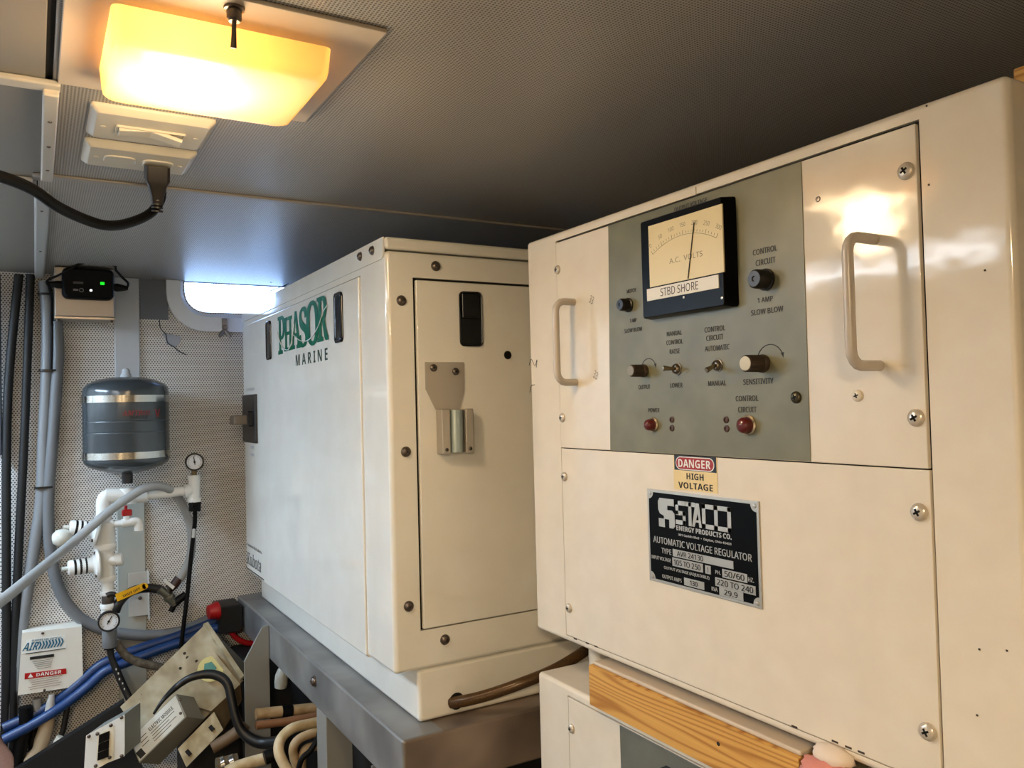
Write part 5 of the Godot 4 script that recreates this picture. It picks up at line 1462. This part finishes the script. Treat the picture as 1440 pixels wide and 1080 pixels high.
	obj("cable", bar([Vector3(0.1255, 1.1325, -1.8400), Vector3(0.1291, 1.1075, -1.8400), Vector3(0.1388, 1.0784, -1.8350), Vector3(0.1510, 1.0446, -1.8300), Vector3(0.1654, 1.0103, -1.8200)], [0.0075, 0.0062, 0.0072, 0.0072, 0.0072], true, 12), mat(Color(0.045, 0.045, 0.05), 0.45), t)
	m = M.new()
	for q in [Vector3(0.1364, 1.0863, -1.8285), Vector3(0.1402, 1.0772, -1.8280), Vector3(0.1418, 1.0659, -1.8265), Vector3(0.1475, 1.0565, -1.8255), Vector3(0.1504, 1.0451, -1.8235), Vector3(0.1542, 1.0375, -1.8225), Vector3(0.1577, 1.0260, -1.8205)]:
		m.rbox(q, Vector3(0.0026, 0.0042, 0.0016), 0.0006, Transform3D(), {}, 1)
	obj("white_mark", m, mat(Color(0.75, 0.75, 0.73), 0.5), t)
	tag(obj("dirty_hose", bar([Vector3(0.1380, 1.1365, -1.8500), Vector3(0.1470, 1.1191, -1.8500), Vector3(0.1600, 1.1008, -1.8500), Vector3(0.1839, 1.0848, -1.8500), Vector3(0.2136, 1.0720, -1.8500), Vector3(0.2480, 1.0552, -1.8500)], 0.0085, true, 12), worn(Color(0.50, 0.47, 0.42), 0.5, 0.0, noise_tex(0.05, 51, Color(0.45, 0.43, 0.4), Color.WHITE, 128), Vector3(12, 12, 12))), "dirty grey hose curving from the lower gauge behind the bracket", "hose")
	# black mat that slopes up to the right
	m = M.new()
	m.slab(Vector3(-0.0415, 0.8671, -1.8600), Vector3(-0.0411, 0.9146, -1.8600), Vector3(0.1482, 1.0284, -1.8000), Vector3(0.1866, 0.8570, -1.7000), Vector3(0, 0, -0.02))
	tag(obj("black_mat", m, mat(Color(0.022, 0.022, 0.024), 0.55)), "black rubber mat sloping up behind the switch box", "mat")
	# mounting bracket leaning over
	var dirt := noise_tex(0.012, 61, Color(0.62, 0.56, 0.44), Color(1, 1, 1), 256)
	var beige := worn(Color(0.74, 0.70, 0.60), 0.5, 0.0, dirt, Vector3(6, 6, 6))
	t = thing("leaning_bracket", "dirty cream mounting bracket leaning diagonally by the stand", "bracket", Vector3(0.2191, 1.0122, -1.7400))
	m = M.new()
	m.slab(Vector3(0.1381, 1.0285, -1.7700), Vector3(0.2964, 1.1620, -1.7700), Vector3(0.3557, 1.0567, -1.7000), Vector3(0.1963, 0.9284, -1.7000), Vector3(0.003, -0.002, -0.004))
	obj("plate", m, beige, t)
	m = M.new()
	m.slab(Vector3(0.2936, 1.1603, -1.7700), Vector3(0.3030, 1.1620, -1.7720), Vector3(0.3586, 1.0618, -1.7000), Vector3(0.3513, 1.0564, -1.6990), Vector3(0.0, 0.006, 0.004))
	obj("edge_fold", m, worn(Color(0.80, 0.77, 0.68), 0.5, 0.0, dirt, Vector3(6, 6, 6)), t)
	m = M.new()
	m.slab(Vector3(0.3030, 1.1620, -1.7720), Vector3(0.3718, 1.0760, -1.7400), Vector3(0.3603, 1.0567, -1.7020), Vector3(0.3544, 1.0626, -1.7000), Vector3(0.002, -0.002, -0.004))
	obj("side_flange", m, mat(Color(0.36, 0.35, 0.32), 0.6), t)
	m = M.new()
	m.slab(Vector3(0.2330, 1.0347, -1.7250), Vector3(0.3042, 1.1207, -1.7200), Vector3(0.3483, 1.0553, -1.6850), Vector3(0.2913, 1.0155, -1.6800), Vector3(0.01, -0.02, -0.03))
	obj("raised_tray", m, beige, t)
	m = M.new()
	m.slab(Vector3(0.2912, 1.0158, -1.6790), Vector3(0.3481, 1.0556, -1.6840), Vector3(0.3516, 1.0207, -1.6900), Vector3(0.3125, 0.9660, -1.6900), Vector3(0.01, -0.01, -0.03))
	obj("tray_side", m, worn(Color(0.46, 0.40, 0.30), 0.6, 0.0, dirt, Vector3(6, 6, 6)), t)
	for q in [Vector3(0.2559, 1.1138, -1.7650), Vector3(0.2607, 1.1051, -1.7620), Vector3(0.2460, 1.0882, -1.7550), Vector3(0.2766, 1.0976, -1.7520), Vector3(0.1775, 1.0445, -1.7680), Vector3(0.1821, 1.0350, -1.7640), Vector3(0.1900, 1.0445, -1.7640), Vector3(0.3002, 1.1333, -1.7660)]:
		obj("slot_hole", turned([Vector2(0.0030, 0.0), Vector2(0.0026, 0.0006), Vector2(0, 0.0004)], Transform3D(Basis(Vector3(1, 0, 0), 0.0), q + Vector3(0, 0, 0.004)), 10), mat(Color(0.22, 0.18, 0.13), 0.8), t)
	m = M.new()
	m.prism(M.rrect(0.0245, 0.0245, 0.0245, 8), 0, 0.0015, Transform3D(Basis(Vector3(1, 0, 0), -0.5), Vector3(0.2961, 1.0885, -1.7080)))
	obj("round_sticker", m, mat(Color(0.80, 0.75, 0.50), 0.5), t)
	m = M.new()
	m.prism(PackedVector2Array([Vector2(-0.012, -0.012), Vector2(0.006, -0.016), Vector2(0.014, -0.002), Vector2(0.006, 0.012), Vector2(-0.008, 0.010)]), 0.0015, 0.0022, Transform3D(Basis(Vector3(1, 0, 0), -0.5), Vector3(0.2934, 1.0904, -1.7080)))
	obj("sticker_print", m, mat(Color(0.30, 0.52, 0.48), 0.5), t)
	# ballast box with a printed label
	t = thing("ballast_box", "pale grey ballast box with a printed label on the leaning bracket", "box", Vector3(0.1960, 0.9892, -1.6600))
	var tl := Vector3(0.1441, 1.0019, -1.6600)
	var tr := Vector3(0.2257, 1.0678, -1.6600)
	var bl := Vector3(0.1578, 0.9642, -1.6350)
	var lb := label_frame(tl, tr, bl)
	var lw := (tr - tl).length()
	var lh := (bl - tl).dot(-lb.basis.y)
	var sk := (bl - tl).dot(lb.basis.x)
	m = M.new()
	m.slab(tl, tr, tr + bl - tl, bl, Vector3(0.036, -0.022, -0.03))
	obj("case", m, mat(Color(0.52, 0.51, 0.47), 0.4, 0.2), t)
	m = M.new()
	m.prism(PackedVector2Array([Vector2(0.002, -0.001), Vector2(lw - 0.003, -0.001), Vector2(lw + sk - 0.003, -lh + 0.002), Vector2(sk + 0.002, -lh + 0.002)]), 0.0, 0.0004, lb)
	obj("label_sheet", m, mat(Color(0.80, 0.80, 0.76), 0.5), t)
	m = M.new()
	m.text("ELECTRIC MODULE", lw * 0.50, 0.0066, lb * Transform3D(Basis(), Vector3(lw * 0.60 + sk * 0.3, -lh * 0.30, 0.0006)), "Droid Sans", 700)
	for k in 4:
		m.rbox(Vector3(lw * 0.6 + sk * (0.45 + k * 0.12) - (k % 2) * 0.006, -lh * (0.46 + k * 0.11), 0.0006), Vector3(lw * (0.5 - (k % 2) * 0.14), 0.0011, 0.0002), 0.00008, lb, {}, 1)
	for k in 3:
		m.rbox(Vector3(lw * 0.22 + sk * (0.3 + k * 0.15), -lh * (0.30 + k * 0.15), 0.0006), Vector3(lw * 0.14, 0.0012, 0.0002), 0.00008, lb, {}, 1)
	obj("lettering", m, ink, t)
	m = M.new()
	m.rbox(Vector3(lw * 0.08 + sk * 0.75, -lh * 0.76, 0.0006), Vector3(0.012, 0.014, 0.0003), 0.0001, lb, {}, 1)
	obj("printed_square", m, ink, t)
	for q in [Vector3(0.2298, 1.0604, -1.6460), Vector3(0.2283, 1.0408, -1.6290), Vector3(0.1509, 1.0075, -1.6560)]:
		bolt(t, Transform3D(Basis(Vector3(1, 0, 0), -0.6), q), 0.0025, bolt_mat)
	# strip with two slots
	t = thing("slotted_plate", "cream metal strip with two dark slots below the ballast box", "plate", Vector3(0.2620, 0.9338, -1.6300))
	m = M.new()
	m.slab(Vector3(0.2240, 0.9725, -1.6400), Vector3(0.2895, 1.0269, -1.6400), Vector3(0.3022, 0.9970, -1.6200), Vector3(0.2355, 0.9428, -1.6200), Vector3(0.001, -0.002, -0.004))
	obj("plate", m, worn(Color(0.78, 0.74, 0.62), 0.5, 0.0, dirt, Vector3(9, 9, 9)), t)
	for q in [[Vector3(0.2795, 1.0058, -1.6290), Vector3(0.2850, 0.9981, -1.6245)], [Vector3(0.2373, 0.9705, -1.6290), Vector3(0.2439, 0.9614, -1.6245)]]:
		obj("slot", bar([q[0], q[1]], 0.0036, false, 10), mat(Color(0.04, 0.035, 0.03), 0.8), t)
	# switch box with three black windows
	t = thing("breaker_box", "small white box with three black windows at the bottom left", "box", Vector3(0.1022, 0.9820, -1.6000))
	m = M.new()
	m.slab(Vector3(0.0720, 1.0456, -1.6000), Vector3(0.1309, 1.0684, -1.6000), Vector3(0.1288, 1.0019, -1.5850), Vector3(0.0674, 0.9890, -1.5850), Vector3(0.032, -0.002, -0.055))
	obj("case", m, mat(Color(0.46, 0.46, 0.43), 0.5), t)
	obj("cover", slabm(Vector3(0.0709, 1.0458, -1.5985), Vector3(0.1313, 1.0687, -1.5985), Vector3(0.1292, 1.0018, -1.5835), Vector3(0.0663, 0.9899, -1.5835), Vector3(0.001, 0, -0.0015)), mat(Color(0.84, 0.85, 0.84), 0.35), t)
	obj("cover_rim", quadm(Vector3(0.0883, 1.0445, -1.5960), Vector3(0.1140, 1.0547, -1.5960), Vector3(0.1118, 1.0006, -1.5830), Vector3(0.0847, 0.9903, -1.5830)), mat(Color(0.86, 0.84, 0.76), 0.4), t)
	var bk := mat(Color(0.02, 0.02, 0.022), 0.5)
	bk.metallic_specular = 0.2
	obj("breaker_switch", slabm(Vector3(0.0907, 1.0437, -1.5920), Vector3(0.1071, 1.0473, -1.5920), Vector3(0.1062, 1.0348, -1.5885), Vector3(0.0895, 1.0306, -1.5885), Vector3(0, 0, -0.003)), bk, t)
	obj("breaker_switch", slabm(Vector3(0.0893, 1.0294, -1.5880), Vector3(0.1061, 1.0333, -1.5880), Vector3(0.1050, 1.0206, -1.5845), Vector3(0.0880, 1.0178, -1.5845), Vector3(0, 0, -0.003)), bk, t)
	obj("breaker_switch", slabm(Vector3(0.0879, 1.0165, -1.5840), Vector3(0.1049, 1.0193, -1.5840), Vector3(0.1042, 1.0080, -1.5805), Vector3(0.0869, 1.0052, -1.5805), Vector3(0, 0, -0.003)), bk, t)
	for q in [Vector3(0.1266, 1.0653, -1.5970), Vector3(0.1247, 1.0036, -1.5830), Vector3(0.0751, 1.0441, -1.5970), Vector3(0.1094, 1.0564, -1.5940), Vector3(0.0882, 1.0464, -1.5940), Vector3(0.1057, 1.0061, -1.5820), Vector3(0.0841, 0.9976, -1.5800)]:
		bolt(t, Transform3D(Basis(), q), 0.0027, bolt_mat)
	# cable that arches over the bracket
	tag(obj("arched_cable", bar([Vector3(0.1831, 1.0464, -1.6380), Vector3(0.2004, 1.0689, -1.6380), Vector3(0.2245, 1.0842, -1.6500), Vector3(0.2491, 1.0981, -1.6450), Vector3(0.2765, 1.1010, -1.6400), Vector3(0.2978, 1.0956, -1.6300), Vector3(0.3113, 1.0809, -1.6200), Vector3(0.3167, 1.0519, -1.6100), Vector3(0.3219, 1.0205, -1.6000), Vector3(0.3324, 0.9948, -1.5900), Vector3(0.3497, 0.9800, -1.5750), Vector3(0.3671, 0.9772, -1.5600), Vector3(0.3872, 0.9867, -1.5300)], [0.002, 0.004, 0.006, 0.007, 0.0085, 0.009, 0.0085, 0.0085, 0.0085, 0.0095, 0.0105, 0.0105, 0.0105], true, 14), mat(Color(0.025, 0.025, 0.028), 0.42)), "black taped cable arching over the leaning bracket", "cable")
	# battery switch on the stand's end
	t = thing("battery_switch", "black battery switch box with a red cap at the end of the stand", "switch", Vector3(0.3644, 1.1399, -1.9000))
	m = M.new()
	m.loft([[0.026, 0.030, 0.005, 0.0], [0.026, 0.030, 0.005, 0.07], [0.023, 0.027, 0.005, 0.075]], front(0.3680, 1.1400, -1.945))
	obj("case", m, mat(Color(0.04, 0.04, 0.042), 0.5), t)
	obj("red_cap", turned([Vector2(0, 0), Vector2(0.020, 0), Vector2(0.021, 0.004), Vector2(0.017, 0.012), Vector2(0.015, 0.022), Vector2(0, 0.024)], along(Vector3(0.3434, 1.1640, -1.8750), Vector3(-1, -0.05, 0.15)), 8), mat(Color(0.62, 0.03, 0.04), 0.45), t)
	tag(obj("red_cable", bar([Vector3(0.3659, 1.1303, -1.8850), Vector3(0.3702, 1.1138, -1.8850), Vector3(0.3807, 1.0964, -1.8850), Vector3(0.3989, 1.0822, -1.8850), Vector3(0.4191, 1.0756, -1.8850)], 0.0062, true, 12), mat(Color(0.60, 0.02, 0.04), 0.45)), "red cable curving below the black battery switch", "cable")
	# hoses under the stand
	var hose := worn(Color(0.82, 0.76, 0.64), 0.45, 0.0, noise_tex(0.03, 71, Color(0.8, 0.74, 0.62), Color.WHITE, 128), Vector3(8, 8, 8))
	var hs := worn(Color(0.74, 0.64, 0.50), 0.5, 0.0, noise_tex(0.03, 71, Color(0.8, 0.74, 0.62), Color.WHITE, 128), Vector3(8, 8, 8))
	tag(obj("coiled_hose", bar([Vector3(0.4543, 1.0489, -1.4200), Vector3(0.4157, 1.0487, -1.4200), Vector3(0.3779, 1.0518, -1.4100), Vector3(0.3556, 1.0433, -1.4000), Vector3(0.3455, 1.0312, -1.3800), Vector3(0.3519, 1.0098, -1.3700), Vector3(0.3664, 0.9819, -1.3600)], 0.0088, true, 14), hose), "outermost cream hose loop under the stand", "hose", "")
	tag(obj("coiled_hose", bar([Vector3(0.4667, 1.0154, -1.4600), Vector3(0.4270, 1.0154, -1.4600), Vector3(0.4011, 1.0100, -1.4600), Vector3(0.3906, 0.9935, -1.4600), Vector3(0.3976, 0.9604, -1.4600)], 0.0080, true, 14), hs), "tan hose loop inside the outermost cream loop", "hose", "")
	tag(obj("coiled_hose", bar([Vector3(0.4716, 0.9911, -1.4600), Vector3(0.4370, 0.9914, -1.4600), Vector3(0.4109, 0.9874, -1.4600), Vector3(0.4052, 0.9560, -1.4600)], 0.0080, true, 14), hs), "innermost tan hose loop at the picture's bottom edge", "hose", "")
	t = thing("banded_hose", "tan hose with a dark band running level under the stand", "hose", Vector3(0.4390, 1.0026, -1.6200))
	obj("tube", bar([Vector3(0.3632, 1.0133, -1.6200), Vector3(0.4180, 1.0071, -1.6200), Vector3(0.4748, 1.0006, -1.6200), Vector3(0.5337, 0.9939, -1.6200)], 0.0105, true, 14), hs, t)
	obj("band", bar([Vector3(0.4125, 1.0077, -1.6200), Vector3(0.4334, 1.0052, -1.6200)], 0.0112, false, 14), black, t)
	tag(obj("tan_hose", bar([Vector3(0.3584, 0.9991, -1.6000), Vector3(0.4125, 0.9939, -1.6000), Vector3(0.4686, 0.9913, -1.6000), Vector3(0.5268, 0.9872, -1.6000)], 0.0078, true, 12), mat(Color(0.52, 0.36, 0.24), 0.5)), "brown hose just below the dark banded hose", "hose")
	tag(obj("cream_pipe", bar([Vector3(0.2872, 0.9582, -1.5200), Vector3(0.3143, 0.9640, -1.5200), Vector3(0.3546, 0.9656, -1.5200)], 0.0105, true, 14), hose), "cream pipe stub at the bottom beside the stand leg", "pipe")
	t = thing("hose_clamp", "shiny hose clamps around a pipe at the bottom edge", "clamp", Vector3(0.2950, 0.9554, -1.5600))
	for q in [Vector3(0.2900, 0.9579, -1.5600), Vector3(0.3053, 0.9598, -1.5550)]:
		obj("band", turned([Vector2(0.0125, -0.004), Vector2(0.0135, -0.004), Vector2(0.0135, 0.004), Vector2(0.0125, 0.004)], along(q, Vector3(1, 0.3, 0.2)), 20), steel, t)
	obj("sleeve", bar([Vector3(0.2776, 0.9584, -1.5600), Vector3(0.2925, 0.9579, -1.5600), Vector3(0.3151, 0.9582, -1.5600)], 0.0122, true, 14), mat(Color(0.35, 0.30, 0.22), 0.5), t)
	tag(obj("brown_pipe", bar([Vector3(0.2811, 0.9673, -1.6200), Vector3(0.3070, 0.9772, -1.6200), Vector3(0.3335, 0.9900, -1.6200), Vector3(0.3429, 0.9987, -1.6200)], 0.0115, true, 12), mat(Color(0.42, 0.34, 0.25), 0.55)), "short brown pipe behind the slotted strip", "pipe")
	tag(obj("white_bulb", turned([Vector2(0, -0.022), Vector2(0.012, -0.021), Vector2(0.0135, -0.01), Vector2(0.013, 0.004), Vector2(0.009, 0.016), Vector2(0.004, 0.022), Vector2(0, 0.023)], along(Vector3(0.4290, 1.0552, -1.6800), Vector3(0.1, 1, 0.05)), 18), mat(Color(0.70, 0.70, 0.66), 0.35)), "white pear shaped cap in the dark under the stand", "cap")
	tag(obj("wire_bundle", bar([Vector3(0.4248, 1.0495, -1.4000), Vector3(0.4168, 1.0268, -1.4000), Vector3(0.4039, 1.0103, -1.4000), Vector3(0.3889, 0.9993, -1.4000), Vector3(0.3810, 0.9747, -1.4000)], 0.0050, true, 8), rubber), "black wire bundle over the tan hose loops", "wire")
	tag(obj("hose_union", bar([Vector3(0.3500, 0.9752, -1.5000), Vector3(0.3626, 0.9772, -1.5000), Vector3(0.3754, 0.9767, -1.5000)], [0.012, 0.013, 0.011], true, 12), rubber), "black union between the cream pipe and the coil", "fitting")
	# towel hung on a wall hook, its edge reaching into the picture
	t = thing("pink_towel", "pink towel hanging at the bottom left corner", "towel", Vector3(-0.13, 0.55, -1.90))
	m = M.new()
	var gp := []
	var gn := []
	for i in 25:
		for j in 41:
			var v := i / 24.0
			var a := TAU * j / 40.0
			var w := lerpf(0.018, 0.088, minf(1.0, v * 3.2)) 
			var fold := 1.0 + 0.16 * sin(a * 7.0) * minf(1.0, v * 2.5)
			var p := Vector3(-0.136 + cos(a) * w * fold, 1.085 - v * 0.5, -1.895 + sin(a) * 0.018 * fold)
			gp.append(p)
			gn.append(Vector3(cos(a) / w, 0, sin(a) / 0.018).normalized())
	m.grid(gp, gn, 41)
	obj("cloth", m, worn(Color(0.80, 0.66, 0.63), 0.95, 0.0, noise_tex(0.2, 81, Color(0.8, 0.8, 0.8), Color.WHITE, 128), Vector3(20, 20, 20)), t)
	obj("hook", bar([Vector3(-0.136, 1.10, -1.95), Vector3(-0.136, 1.10, -1.90), Vector3(-0.136, 1.075, -1.885)], 0.004), bolt_mat, t)

func quadm(a: Vector3, b: Vector3, c: Vector3, d: Vector3) -> M:
	return slabm(a, b, c, d, Vector3(0, 0, -0.0004))

func slabm(a: Vector3, b: Vector3, c: Vector3, d: Vector3, back: Vector3) -> M:
	var m := M.new()
	m.slab(a, b, c, d, back)
	return m

# frame at the top left of a label: x along its long edge, y up its short one
func label_frame(tl: Vector3, tr: Vector3, bl: Vector3) -> Transform3D:
	var x := (tr - tl).normalized()
	var y := (tl - bl)
	y = (y - x * y.dot(x)).normalized()
	return Transform3D(Basis(x, y, x.cross(y)), tl)
